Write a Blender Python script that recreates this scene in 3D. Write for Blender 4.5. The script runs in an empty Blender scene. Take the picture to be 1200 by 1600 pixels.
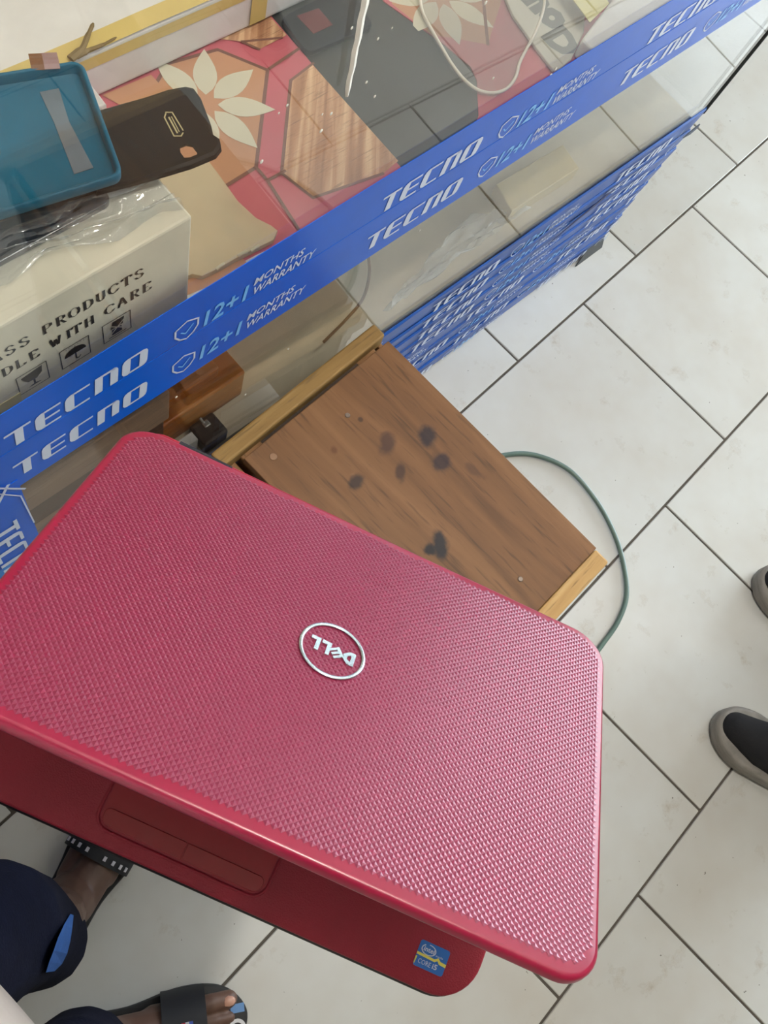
import bpy, bmesh, math, random
from mathutils import Vector, Matrix, noise
random.seed(7)
S = bpy.context.scene
COL = S.collection
PI = math.pi

# ------------------------------------------------------------------ camera
FPX = 1491.685
CAMPOS = Vector((-1.08619, -0.19523, 1.57861))
RIGHT = Vector((0.68262, -0.69794, 0.21640))
FWD = Vector((0.38174, 0.08967, -0.91991))
RIGHT = (RIGHT - FWD * RIGHT.dot(FWD)/FWD.length_squared).normalized(); FWD.normalize()
UP = RIGHT.cross(FWD)
cam_d = bpy.data.cameras.new('camera'); cam = bpy.data.objects.new('camera', cam_d); COL.objects.link(cam)
cam_d.sensor_fit = 'VERTICAL'; cam_d.sensor_height = 36; cam_d.sensor_width = 27
cam_d.lens = FPX/1600*36; cam_d.clip_start = 0.02
m = Matrix.Identity(4)
for i in range(3):
    m[i][0] = RIGHT[i]; m[i][1] = UP[i]; m[i][2] = -FWD[i]; m[i][3] = CAMPOS[i]
cam.matrix_world = m
S.camera = cam

# ------------------------------------------------------------------ world, light, exposure
S.view_settings.view_transform = 'Standard'; S.view_settings.look = 'None'
S.view_settings.gamma = 1; S.view_settings.use_curve_mapping = False
S.view_settings.exposure = 0.09
S.cycles.transparent_max_bounces = 24
S.cycles.max_bounces = 10
w = bpy.data.worlds.new('sky'); S.world = w; w.use_nodes = True
bg = w.node_tree.nodes['Background']; bg.inputs[0].default_value = (0.80, 0.91, 1.0, 1); bg.inputs[1].default_value = 12.0
portal = bpy.data.lights.new('doorway_daylight', 'AREA'); portal.shape = 'RECTANGLE'; portal.size = 2.7; portal.size_y = 2.4
portal.cycles.is_portal = True
po = bpy.data.objects.new('doorway_daylight', portal); COL.objects.link(po)
po.location = (3.58, -1.65, 1.2); po.rotation_euler = (PI/2, 0, PI/2)
LAMP_POWER = 3.5      # emission of the ceiling tubes

# ------------------------------------------------------------------ helpers
def ray(px, py):
    return (FWD + RIGHT*((px-600)/FPX) - UP*((py-800)/FPX))
def at(px, py, z):
    v = ray(px, py); return CAMPOS + v*((z-CAMPOS.z)/v.z)
CO = Vector((-0.164, 0.106, 0)); CTH = math.radians(-3.476)
EX = Vector((math.cos(CTH), math.sin(CTH), 0)); EN = Vector((-math.sin(CTH), math.cos(CTH), 0))
CM = Matrix.Translation(CO) @ Matrix.Rotation(CTH, 4, 'Z')     # counter frame: s along, t into the showcase, z
CMI = CM.inverted()
def atc(px, py, z):
    return CMI @ at(px, py, z)                 # point of a horizontal level in counter coordinates
def atp(px, py, t=0.0):
    v = ray(px, py); p0 = CO + EN*t
    return CMI @ (CAMPOS + v*((p0-CAMPOS).dot(EN)/v.dot(EN)))

WM = {}
def link(o): COL.objects.link(o); return o
def empty(name, M=None, label=None, cat=None, group=None, parent=None):
    o = link(bpy.data.objects.new(name, None)); o.empty_display_size = 0.05
    M = M or Matrix.Identity(4)
    if not isinstance(M, Matrix): M = Matrix.Translation(Vector(M))
    o.matrix_world = M; WM[o.name] = M.copy()
    tag(o, label, cat, group); return o
def tag(o, label=None, cat=None, group=None, kind=None):
    if label: o['label'] = label
    if cat: o['category'] = cat
    if group: o['group'] = group
    if kind: o['kind'] = kind
    return o
def obj(name, bm, mats, parent=None, world=False, smooth=False, label=None):
    """link a bmesh as one mesh object; world=True: coordinates are world ones, moved to the parent's frame"""
    me = bpy.data.meshes.new(name)
    if world and parent is not None:
        bm.transform(WM[parent.name].inverted())
    bm.normal_update()
    bm.to_mesh(me); bm.free()
    if not isinstance(mats, (list, tuple)): mats = [mats]
    for m_ in mats: me.materials.append(m_)
    if smooth:
        for p in me.polygons: p.use_smooth = True
    o = link(bpy.data.objects.new(name, me))
    if parent is not None:
        o.parent = parent; WM[o.name] = WM[parent.name].copy()
    else: WM[o.name] = Matrix.Identity(4)
    if label: o['label'] = label
    return o
def solo(name, bm, mats, label, cat, group=None, smooth=False):
    """a one-mesh thing: origin moved to the base of the mesh (mesh given in world coordinates)"""
    xs = [v.co.copy() for v in bm.verts]
    c = sum(xs, Vector())/len(xs); c.z = min(v.z for v in xs)
    bm.transform(Matrix.Translation(-c))
    o = obj(name, bm, mats, None, smooth=smooth); o.location = c; WM[o.name] = Matrix.Translation(c)
    return tag(o, label, cat, group)
def smooth_angle(o, ang=40):
    me = o.data
    for p in me.polygons: p.use_smooth = True
    try: me.set_sharp_from_angle(angle=math.radians(ang))
    except Exception: pass
    return o
def box(bm, c, s, M=None, bevel=0.0, mi=0, seg=2):
    r = bmesh.ops.create_cube(bm, size=1.0)
    vs = r['verts']
    for v in vs: v.co = Vector((v.co.x*s[0]+c[0], v.co.y*s[1]+c[1], v.co.z*s[2]+c[2]))
    fs = list({f for v in vs for f in v.link_faces})
    if bevel > 0:
        es = list({e for v in vs for e in v.link_edges})
        r = bmesh.ops.bevel(bm, geom=es, offset=bevel, segments=seg, profile=0.5, affect='EDGES')
        fs = list({f for f in r['faces']} | {f for f in fs if f.is_valid}); vs = list({v for f in fs for v in f.verts})
    if M is not None: bmesh.ops.transform(bm, matrix=M, verts=vs)
    for f in fs: f.material_index = mi
    return vs
def rounded(corners, radii, seg=6):
    """2D polygon with rounded corners"""
    out = []; n = len(corners)
    for i in range(n):
        p = Vector(corners[i]); a = Vector(corners[i-1]); b = Vector(corners[(i+1) % n]); r = radii[i] if isinstance(radii, (list, tuple)) else radii
        u = (a-p).normalized(); v = (b-p).normalized()
        ang = u.angle(v)
        if r <= 1e-6: out.append(p); continue
        d = r/math.tan(ang/2); p0 = p+u*d; p1 = p+v*d
        c = p + (u+v).normalized()*(r/math.sin(ang/2))
        a0 = math.atan2(*(p0-c).yx); a1 = math.atan2(*(p1-c).yx)
        da = (a1-a0+PI) % (2*PI)-PI
        for k in range(seg+1):
            q = a0+da*k/seg; out.append(c+Vector((math.cos(q), math.sin(q)))*r)
    return out
def prism(bm, poly, z0, z1, M=None, mi=0, bevel=0.0, seg=2):
    """closed prism; poly CCW"""
    area = sum(poly[i-1][0]*poly[i][1]-poly[i][0]*poly[i-1][1] for i in range(len(poly)))
    if area < 0: poly = list(reversed(poly))
    n = len(poly)
    prof = [(0, 0)]
    rings = []
    def inset(d):
        out = []
        for i in range(n):
            a = Vector(poly[i-1][:2]); p = Vector(poly[i][:2]); b = Vector(poly[(i+1) % n][:2])
            e1 = (p-a); e2 = (b-p)
            if e1.length < 1e-9: e1 = e2
            if e2.length < 1e-9: e2 = e1
            n1 = Vector((-e1.y, e1.x)).normalized(); n2 = Vector((-e2.y, e2.x)).normalized()
            nn = (n1+n2); nn = nn.normalized() if nn.length > 1e-6 else n1
            out.append(p+nn*(d/max(0.4, nn.dot(n1))))
        return out
    if bevel > 0:
        lev = []
        for k in range(seg+1):
            q = k/seg*PI/2; lev.append((z0+bevel*(1-math.sin(q)), bevel*(1-math.cos(q))))
        lev = lev[::-1]
        lev2 = [(z0+z1-z, d) for z, d in reversed(lev)]
        levels = lev+lev2
    else: levels = [(z0, 0), (z1, 0)]
    for z, d in levels:
        rings.append([bm.verts.new((q[0], q[1], z)) for q in (inset(d) if d > 1e-9 else poly)])
    fs = []
    for r0, r1 in zip(rings, rings[1:]):
        for i in range(n):
            fs.append(bm.faces.new((r0[i-1], r0[i], r1[i], r1[i-1])))
    fs.append(bm.faces.new(list(reversed(rings[0])))); fs.append(bm.faces.new(rings[-1]))
    for f in fs: f.material_index = mi
    vs = [v for r in rings for v in r]
    if M is not None: bmesh.ops.transform(bm, matrix=M, verts=vs)
    return vs
def tube(bm, pts, r, seg=10, closed=False, mi=0, flat=1.0):
    pts = [Vector(p) for p in pts]; n = len(pts)
    rr = r if isinstance(r, (list, tuple)) else [r]*n
    rings = []; prev = None
    for i in range(n):
        a = pts[i-1] if (i > 0 or closed) else pts[i]; b = pts[(i+1) % n] if (i < n-1 or closed) else pts[i]
        t = (b-a).normalized()
        ref = prev if prev is not None else (Vector((0, 0, 1)) if abs(t.z) < .9 else Vector((1, 0, 0)))
        s = (ref - t*ref.dot(t)).normalized(); prev = s; q = t.cross(s)
        rings.append([bm.verts.new(pts[i]+(s*math.cos(2*PI*k/seg)*flat+q*math.sin(2*PI*k/seg))*rr[i]) for k in range(seg)])
    fs = []
    for i in range(n if closed else n-1):
        r0 = rings[i]; r1 = rings[(i+1) % n]
        for k in range(seg): fs.append(bm.faces.new((r0[k-1], r0[k], r1[k], r1[k-1])))
    if not closed:
        fs.append(bm.faces.new(rings[0])); fs.append(bm.faces.new(list(reversed(rings[-1]))))
    bmesh.ops.recalc_face_normals(bm, faces=fs)
    for f in fs: f.material_index = mi
def spline(pts, n=12):
    pts = [Vector(p) for p in pts]; out = []
    for i in range(len(pts)-1):
        p0 = pts[max(i-1, 0)]; p1 = pts[i]; p2 = pts[i+1]; p3 = pts[min(i+2, len(pts)-1)]
        for k in range(n):
            t = k/n
            out.append(0.5*((2*p1)+(-p0+p2)*t+(2*p0-5*p1+4*p2-p3)*t*t+(-p0+3*p1-3*p2+p3)*t**3))
    out.append(pts[-1]); return out
def BM(): return bmesh.new()

# ------------------------------------------------------------------ materials
def lin(h):
    out = []
    for c in h:
        c /= 255.0; out.append(c/12.92 if c <= .04045 else ((c+.055)/1.055)**2.4)
    return (*out, 1)
def mat(name, col, rough=0.5, metal=0.0, spec=0.5, coat=0.0, coat_r=0.1, var=0.0, vscale=8.0, stretch=(1, 1, 1), bump=0.0, bscale=200.0, trans=0.0, sheen=0.0, alpha=1.0, srgb=True):
    m_ = bpy.data.materials.new(name); m_.use_nodes = True
    nt = m_.node_tree; b = nt.nodes['Principled BSDF']
    c = lin(col) if srgb else (*col, 1)
    b.inputs['Base Color'].default_value = c; b.inputs['Roughness'].default_value = rough; b.inputs['Metallic'].default_value = metal
    b.inputs['Specular IOR Level'].default_value = spec
    b.inputs['Coat Weight'].default_value = coat; b.inputs['Coat Roughness'].default_value = coat_r
    b.inputs['Transmission Weight'].default_value = trans; b.inputs['Sheen Weight'].default_value = sheen; b.inputs['Alpha'].default_value = alpha
    tc = nt.nodes.new('ShaderNodeTexCoord'); mp = nt.nodes.new('ShaderNodeMapping'); mp.inputs['Scale'].default_value = stretch
    nt.links.new(tc.outputs['Object'], mp.inputs['Vector'])
    if var > 0:
        nz = nt.nodes.new('ShaderNodeTexNoise'); nz.inputs['Scale'].default_value = vscale; nz.inputs['Detail'].default_value = 6; nz.inputs['Roughness'].default_value = .6
        nt.links.new(mp.outputs[0], nz.inputs['Vector'])
        rp = nt.nodes.new('ShaderNodeValToRGB')
        rp.color_ramp.elements[0].position = .3; rp.color_ramp.elements[1].position = .7
        rp.color_ramp.elements[0].color = tuple(x*(1-var) for x in c[:3])+(1,); rp.color_ramp.elements[1].color = tuple(min(1, x*(1+var*.5)) for x in c[:3])+(1,)
        nt.links.new(nz.outputs[0], rp.inputs[0]); nt.links.new(rp.outputs[0], b.inputs['Base Color'])
    if bump > 0:
        n2 = nt.nodes.new('ShaderNodeTexNoise'); n2.inputs['Scale'].default_value = bscale; n2.inputs['Detail'].default_value = 3
        nt.links.new(mp.outputs[0], n2.inputs['Vector'])
        bp = nt.nodes.new('ShaderNodeBump'); bp.inputs['Strength'].default_value = bump; bp.inputs['Distance'].default_value = .002
        nt.links.new(n2.outputs[0], bp.inputs['Height']); nt.links.new(bp.outputs[0], b.inputs['Normal'])
    return m_
def glassy(name, tint=(1, 1, 1), ior=1.5, rough=0.0, haze=0.0, hazecol=(.8, .8, .8), hscale=6, add=0.0, bump=0.0, bscale=60.):
    """thin clear sheet: see-through with Fresnel reflection and a little dust"""
    m_ = bpy.data.materials.new(name); m_.use_nodes = True; nt = m_.node_tree; nt.nodes.clear(); L = nt.links.new
    out = nt.nodes.new('ShaderNodeOutputMaterial'); tr = nt.nodes.new('ShaderNodeBsdfTransparent'); tr.inputs[0].default_value = (*tint, 1)
    gl = nt.nodes.new('ShaderNodeBsdfGlossy'); gl.inputs['Roughness'].default_value = rough
    fr = nt.nodes.new('ShaderNodeFresnel')
    gm = nt.nodes.new('ShaderNodeNewGeometry'); io = nt.nodes.new('ShaderNodeMapRange'); io.inputs[3].default_value = ior; io.inputs[4].default_value = 1/ior   # both faces reflect as air to glass
    L(gm.outputs['Backfacing'], io.inputs[0]); L(io.outputs[0], fr.inputs[0])
    mx = nt.nodes.new('ShaderNodeMixShader'); L(tr.outputs[0], mx.inputs[1]); L(gl.outputs[0], mx.inputs[2])
    if add > 0:
        ad = nt.nodes.new('ShaderNodeMath'); ad.operation = 'ADD'; ad.use_clamp = True; L(fr.outputs[0], ad.inputs[0]); ad.inputs[1].default_value = add; L(ad.outputs[0], mx.inputs[0])
    else: L(fr.outputs[0], mx.inputs[0])
    last = mx
    tc = nt.nodes.new('ShaderNodeTexCoord')
    if haze > 0:
        df = nt.nodes.new('ShaderNodeBsdfDiffuse'); df.inputs[0].default_value = (*hazecol, 1)
        nz = nt.nodes.new('ShaderNodeTexNoise'); nz.inputs['Scale'].default_value = hscale; nz.inputs['Detail'].default_value = 5
        L(tc.outputs['Object'], nz.inputs['Vector'])
        mr = nt.nodes.new('ShaderNodeMapRange'); mr.inputs[1].default_value = .3; mr.inputs[2].default_value = .75; mr.inputs[3].default_value = haze*.4; mr.inputs[4].default_value = haze
        L(nz.outputs[0], mr.inputs[0])
        m2 = nt.nodes.new('ShaderNodeMixShader'); L(mr.outputs[0], m2.inputs[0]); L(mx.outputs[0], m2.inputs[1]); L(df.outputs[0], m2.inputs[2]); last = m2
    if bump > 0:
        n2 = nt.nodes.new('ShaderNodeTexNoise'); n2.inputs['Scale'].default_value = bscale; n2.inputs['Detail'].default_value = 2; L(tc.outputs['Object'], n2.inputs['Vector'])
        bp = nt.nodes.new('ShaderNodeBump'); bp.inputs['Strength'].default_value = bump; bp.inputs['Distance'].default_value = .01
        L(n2.outputs[0], bp.inputs['Height']); L(bp.outputs[0], gl.inputs['Normal']); L(bp.outputs[0], fr.inputs['Normal'])
    L(last.outputs[0], out.inputs[0]); return m_
def emis(name, col, s):
    m_ = bpy.data.materials.new(name); m_.use_nodes = True; nt = m_.node_tree; nt.nodes.clear()
    o = nt.nodes.new('ShaderNodeOutputMaterial'); e = nt.nodes.new('ShaderNodeEmission'); e.inputs[0].default_value = (*col, 1); e.inputs[1].default_value = s
    nt.links.new(e.outputs[0], o.inputs[0]); return m_

def tile_material():
    m_ = mat('glazed_cream_tile', (212, 210, 204), rough=.24, spec=.5)
    nt = m_.node_tree; L = nt.links.new; b = nt.nodes['Principled BSDF']
    geo = nt.nodes.new('ShaderNodeNewGeometry'); oi = nt.nodes.new('ShaderNodeObjectInfo')
    def nz(scale, det, lo, hi):
        n = nt.nodes.new('ShaderNodeTexNoise'); n.inputs['Scale'].default_value = scale; n.inputs['Detail'].default_value = det; n.inputs['Roughness'].default_value = .65
        L(geo.outputs['Position'], n.inputs['Vector'])
        r = nt.nodes.new('ShaderNodeMapRange'); r.inputs[1].default_value = lo; r.inputs[2].default_value = hi; L(n.outputs[0], r.inputs[0]); return r
    cloud = nz(3.2, 4, .35, .7); smudge = nz(15, 6, .60, .74); speck = nz(85, 2, .735, .76)
    def mix(a, bcol, fac, amt):
        mx = nt.nodes.new('ShaderNodeMix'); mx.data_type = 'RGBA'
        mu = nt.nodes.new('ShaderNodeMath'); mu.operation = 'MULTIPLY'; mu.inputs[1].default_value = amt; L(fac.outputs[0], mu.inputs[0]); L(mu.outputs[0], mx.inputs[0])
        if isinstance(a, tuple): mx.inputs[6].default_value = a
        else: L(a.outputs[2], mx.inputs[6])
        mx.inputs[7].default_value = bcol; return mx
    c = mix(lin((209, 211, 208)), lin((196, 192, 183)), cloud, .8)
    c = mix(c, lin((150, 138, 118)), smudge, .6)
    c = mix(c, lin((70, 62, 52)), speck, .75)
    hv = nt.nodes.new('ShaderNodeHueSaturation'); L(c.outputs[2], hv.inputs['Color'])
    r = nt.nodes.new('ShaderNodeMapRange'); r.inputs[3].default_value = .95; r.inputs[4].default_value = 1.04; L(oi.outputs['Random'], r.inputs[0]); L(r.outputs[0], hv.inputs['Value'])
    L(hv.outputs[0], b.inputs['Base Color'])
    rr = nt.nodes.new('ShaderNodeMapRange'); rr.inputs[3].default_value = .22; rr.inputs[4].default_value = .42; L(smudge.outputs[0], rr.inputs[0]); L(rr.outputs[0], b.inputs['Roughness'])
    return m_

def wood(name, c0, c1, c2, scale=(26, 1.6, 26), rough=.55, stains=(), rot=0.0):
    m_ = mat(name, c1, rough=rough, spec=.35); nt = m_.node_tree; L = nt.links.new; b = nt.nodes['Principled BSDF']
    tc = nt.nodes.new('ShaderNodeTexCoord'); mp = nt.nodes.new('ShaderNodeMapping'); mp.inputs['Scale'].default_value = scale; mp.inputs['Rotation'].default_value = (0, 0, rot)
    vr = nt.nodes.new('ShaderNodeVectorRotate'); vr.rotation_type = 'Z_AXIS'; vr.inputs['Angle'].default_value = rot; mp.inputs['Rotation'].default_value = (0, 0, 0)
    L(tc.outputs['Object'], vr.inputs['Vector']); L(vr.outputs[0], mp.inputs[0])
    n1 = nt.nodes.new('ShaderNodeTexNoise'); n1.inputs['Scale'].default_value = 1; n1.inputs['Detail'].default_value = 5; n1.inputs['Distortion'].default_value = .6; L(mp.outputs[0], n1.inputs['Vector'])
    rp = nt.nodes.new('ShaderNodeValToRGB'); e = rp.color_ramp.elements
    e[0].position = .28; e[0].color = lin(c0); e[1].position = .72; e[1].color = lin(c2); k = e.new(.5); k.color = lin(c1); L(n1.outputs[0], rp.inputs[0])
    mp2 = nt.nodes.new('ShaderNodeMapping'); mp2.inputs['Scale'].default_value = tuple(s*6.5 for s in scale); L(tc.outputs['Object'], mp2.inputs[0])
    n2 = nt.nodes.new('ShaderNodeTexNoise'); n2.inputs['Scale'].default_value = 1; n2.inputs['Detail'].default_value = 2; L(mp2.outputs[0], n2.inputs['Vector'])
    r2 = nt.nodes.new('ShaderNodeMapRange'); r2.inputs[1].default_value = .58; r2.inputs[2].default_value = .72; r2.inputs[4].default_value = .5; L(n2.outputs[0], r2.inputs[0])
    mx = nt.nodes.new('ShaderNodeMix'); mx.data_type = 'RGBA'; L(r2.outputs[0], mx.inputs[0]); L(rp.outputs[0], mx.inputs[6]); mx.inputs[7].default_value = lin(tuple(x*.6 for x in c0))
    last = mx
    nd = nt.nodes.new('ShaderNodeTexNoise'); nd.inputs['Scale'].default_value = 55; nd.inputs['Detail'].default_value = 3; L(tc.outputs['Object'], nd.inputs['Vector'])
    for (x, y, rx, ry, ang, col, amt) in stains:        # ink spots soaked into the board
        ms = nt.nodes.new('ShaderNodeMapping'); ms.vector_type = 'TEXTURE'; ms.inputs['Location'].default_value = (x, y, 0); ms.inputs['Rotation'].default_value = (0, 0, ang); ms.inputs['Scale'].default_value = (rx, ry, 1)
        L(tc.outputs['Object'], ms.inputs[0])
        sx = nt.nodes.new('ShaderNodeSeparateXYZ'); L(ms.outputs[0], sx.inputs[0])
        cx = nt.nodes.new('ShaderNodeCombineXYZ'); L(sx.outputs[0], cx.inputs[0]); L(sx.outputs[1], cx.inputs[1])
        ln = nt.nodes.new('ShaderNodeVectorMath'); ln.operation = 'LENGTH'; L(cx.outputs[0], ln.inputs[0])
        ad = nt.nodes.new('ShaderNodeMath'); ad.operation = 'MULTIPLY_ADD'; L(nd.outputs[0], ad.inputs[0]); ad.inputs[1].default_value = 1.3; ad.inputs[2].default_value = -.65
        a2 = nt.nodes.new('ShaderNodeMath'); a2.operation = 'ADD'; L(ln.outputs['Value'], a2.inputs[0]); L(ad.outputs[0], a2.inputs[1])
        mr = nt.nodes.new('ShaderNodeMapRange'); mr.interpolation_type = 'SMOOTHSTEP'; mr.inputs[1].default_value = .45; mr.inputs[2].default_value = 1.15; mr.inputs[3].default_value = amt; mr.inputs[4].default_value = 0
        L(a2.outputs[0], mr.inputs[0])
        m3 = nt.nodes.new('ShaderNodeMix'); m3.data_type = 'RGBA'; L(mr.outputs[0], m3.inputs[0]); L(last.outputs[2], m3.inputs[6]); m3.inputs[7].default_value = lin(col); last = m3
    L(last.outputs[2], b.inputs['Base Color'])
    bp = nt.nodes.new('ShaderNodeBump'); bp.inputs['Strength'].default_value = .25; bp.inputs['Distance'].default_value = .002; L(n2.outputs[0], bp.inputs['Height']); L(bp.outputs[0], b.inputs['Normal'])
    return m_

M = {}
M['tile'] = tile_material()
M['grout'] = mat('dark_grout', (92, 86, 78), rough=.9, var=.3, vscale=20)
M['wall'] = mat('painted_wall', (158, 148, 132), rough=.8, var=.1, vscale=2)
M['ceil'] = mat('white_ceiling', (215, 212, 205), rough=.85, var=.06, vscale=3)
M['glass'] = glassy('clear_showcase_glass', tint=(.985, .992, .988), ior=1.43, haze=.007, hazecol=(.75, .74, .70), hscale=5)
M['tape'] = mat('blue_glossy_tape', (0, 92, 206), rough=.3, spec=.3, var=.12, vscale=7, bump=.06, bscale=35)
M['tape_low'] = mat('blue_worn_tape', (10, 78, 164), rough=.34, spec=.5, var=.25, vscale=9, stretch=(1, 1, 4), bump=.15, bscale=25)
M['ink'] = mat('pale_print', (205, 214, 232), rough=.35)
M['ink_cyan'] = mat('cyan_print', (112, 182, 240), rough=.35)
M['black'] = mat('black_print', (34, 32, 34), rough=.5)
M['shelf'] = mat('dark_grey_shelf_board', (62, 63, 60), rough=.45, var=.15, vscale=6)
M['alu'] = mat('dark_edge_strip', (40, 42, 44), rough=.4, metal=.4)
M['backboard'] = mat('cream_backboard', (206, 190, 160), rough=.6, var=.2, vscale=4)

# ------------------------------------------------------------------ the setting
FX0, FX1, FY0, FY1, CZ = -2.4, 3.6, -3.2, 1.6, 2.75
bm = BM(); box(bm, ((FX0+FX1)/2, (FY0+FY1)/2, -.0635), (FX1-FX0, FY1-FY0, .12))
floor = tag(obj('floor', bm, M['grout']), kind='structure')
bm = BM(); box(bm, (0, 0, -.006), (.3955, .3955, .012), bevel=.0012, seg=1)
tile0 = obj('tile', bm, M['tile'], floor); first = True
for r in range(-8, 4):
    y0 = r*.4; off = 0.0 if r % 2 == 0 else .531
    k = -7
    while k < 10:
        x0 = (k+off)*.4; xa = max(x0, FX0); xb = min(x0+.4, FX1); k += 1
        if xb-xa < .03: continue
        if first: t = tile0; first = False
        else: t = link(tile0.copy()); t.parent = floor
        t.location = ((xa+xb)/2, y0+.2, 0); t.scale = ((xb-xa)/.4, 1, 1)
def slab(name, c, s, m_, kind='structure'):
    bm = BM(); box(bm, c, s); return tag(obj(name, bm, m_), kind=kind)
ceiling = slab('ceiling', ((FX0+FX1)/2, (FY0+FY1)/2, CZ+.05), (FX1-FX0+.2, FY1-FY0+.2, .1), M['ceil'])
slab('wall_back', ((FX0+FX1)/2, FY1+.05, (CZ-.1)/2), (FX1-FX0+.2, .1, CZ+.1), mat('reflection_darkened_wall', (92, 84, 76), rough=.8, var=.3, vscale=3))  # unseen back wall coloured dark to dim its reflection in the lid
slab('wall_front', ((FX0+FX1)/2, FY0-.05, (CZ-.1)/2), (FX1-FX0+.2, .1, CZ+.1), M['wall'])
slab('wall_left', (FX0-.05, (FY0+FY1)/2, (CZ-.1)/2), (.1, FY1-FY0, CZ+.1), M['wall'])
bm = BM()                                             # the street side: a wide open shop front
box(bm, (FX1+.05, (FY0-3.0)/2, (CZ-.1)/2), (.1, .2, CZ+.1)); box(bm, (FX1+.05, (FY1-.3)/2, (CZ-.1)/2), (.1, FY1+.3, CZ+.1)); box(bm, (FX1+.05, -1.65, (CZ+2.4)/2), (.1, 2.7, CZ-2.4))
tag(obj('wall_right', bm, M['wall']), kind='structure')
bm = BM(); box(bm, (7.2, -.8, -.06), (7.2, 12, .12))
tag(obj('trim_1', bm, mat('street_concrete', (176, 172, 164), rough=.85, var=.15, vscale=3)), kind='structure')

def ceiling_lamp(x, y, label):
    r = empty('ceiling_tube_lamp', (x, y, CZ), label, 'lamp', 'tube lamps on the ceiling')
    bm = BM(); box(bm, (x, y, CZ-.02), (.07, 1.2, .04), bevel=.006); obj('housing', bm, mat('lamp_housing', (230, 230, 228), rough=.4), r, world=True)
    bm = BM(); tube(bm, [(x, y-.57, CZ-.058), (x, y+.57, CZ-.058)], .016, 12); obj('tube', bm, emis('lamp_tube', (1.0, .96, .90), LAMP_POWER*8), r, world=True, smooth=True)
    for q in (-.585, .585):
        bm = BM(); box(bm, (x, y+q, CZ-.05), (.045, .03, .06), bevel=.004); obj('end_cap', bm, mat('lamp_cap', (205, 205, 200), rough=.4), r, world=True)
ceiling_lamp(.75, -.35, 'white ceiling tube lamp over the aisle beside the showcase')
ceiling_lamp(1.2, -.9, 'white ceiling tube lamp nearest the open shop front')
ceiling_lamp(.1, .9, 'white ceiling tube lamp behind the glass showcase')

r = empty('ceiling_bulb_lamp', (-.50, -.35, CZ), 'round bulb lamp on the ceiling above the wooden stool', 'lamp')
bm = BM(); bmesh.ops.create_cone(bm, cap_ends=True, segments=24, radius1=.045, radius2=.06, depth=.05, matrix=Matrix.Translation((-.50, -.35, CZ-.025))); obj('holder', bm, mat('lamp_holder', (225, 225, 222), rough=.4), r, world=True)
bm = BM(); bmesh.ops.create_uvsphere(bm, u_segments=20, v_segments=12, radius=.055, matrix=Matrix.Translation((-.50, -.35, CZ-.10))); obj('bulb', bm, emis('lamp_bulb', (1.0, .94, .85), 620), r, world=True, smooth=True)

# ------------------------------------------------------------------ lettering
FONT = {}
def glyphs(text, bold=0.0):
    key = (text, bold)
    if key not in FONT:
        cu = bpy.data.curves.new('lettering', 'FONT'); cu.body = text; cu.size = 1; cu.offset = bold; cu.resolution_u = 2
        o = bpy.data.objects.new('lettering', cu); COL.objects.link(o)
        dg = bpy.context.evaluated_depsgraph_get(); me = o.evaluated_get(dg).to_mesh()
        V = [v.co.copy() for v in me.vertices]; P = [list(p.vertices) for p in me.polygons]
        x0 = min(v.x for v in V); x1 = max(v.x for v in V); y0 = min(v.y for v in V); y1 = max(v.y for v in V)
        V = [Vector(((v.x-x0)/(x1-x0), (v.y-y0)/(y1-y0), 0)) for v in V]
        o.evaluated_get(dg).to_mesh_clear(); bpy.data.objects.remove(o); bpy.data.curves.remove(cu)
        FONT[key] = (V, P)
    return FONT[key]
class Pr:
    """flat print: polygons in a 2D frame"""
    def __init__(s): s.p = []
    def poly(s, pts, mi=0): s.p.append(([tuple(q) for q in pts], mi))
    def text(s, t, x, y, w_, h, mi=0, shear=0.0, bold=0.0):
        V, P = glyphs(t, bold)
        for f in P: s.poly([(x+V[i].x*w_+V[i].y*h*shear, y+V[i].y*h) for i in f], mi)
    def line(s, pts, w_, mi=0, closed=False):
        pts = [Vector(p) for p in pts]; n = len(pts)
        for i in range(n if closed else n-1):
            a = pts[i]; b = pts[(i+1) % n]; d = (b-a)
            if d.length < 1e-9: continue
            d.normalize(); q = Vector((-d.y, d.x))*w_/2; e = d*w_*.35
            s.poly([a-e-q, b+e-q, b+e+q, a-e+q], mi)
    def mesh(s, fn, lift=0.0):
        """fn maps (x, y) to a 3D point"""
        bm = BM()
        for k, (pts, mi) in enumerate(s.p):
            try:
                dz = Vector((0, 0, lift*k))
                f = bm.faces.new([bm.verts.new(Vector(fn(x, y))+dz) for x, y in pts]); f.material_index = mi
            except ValueError: pass
        return bm
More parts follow.
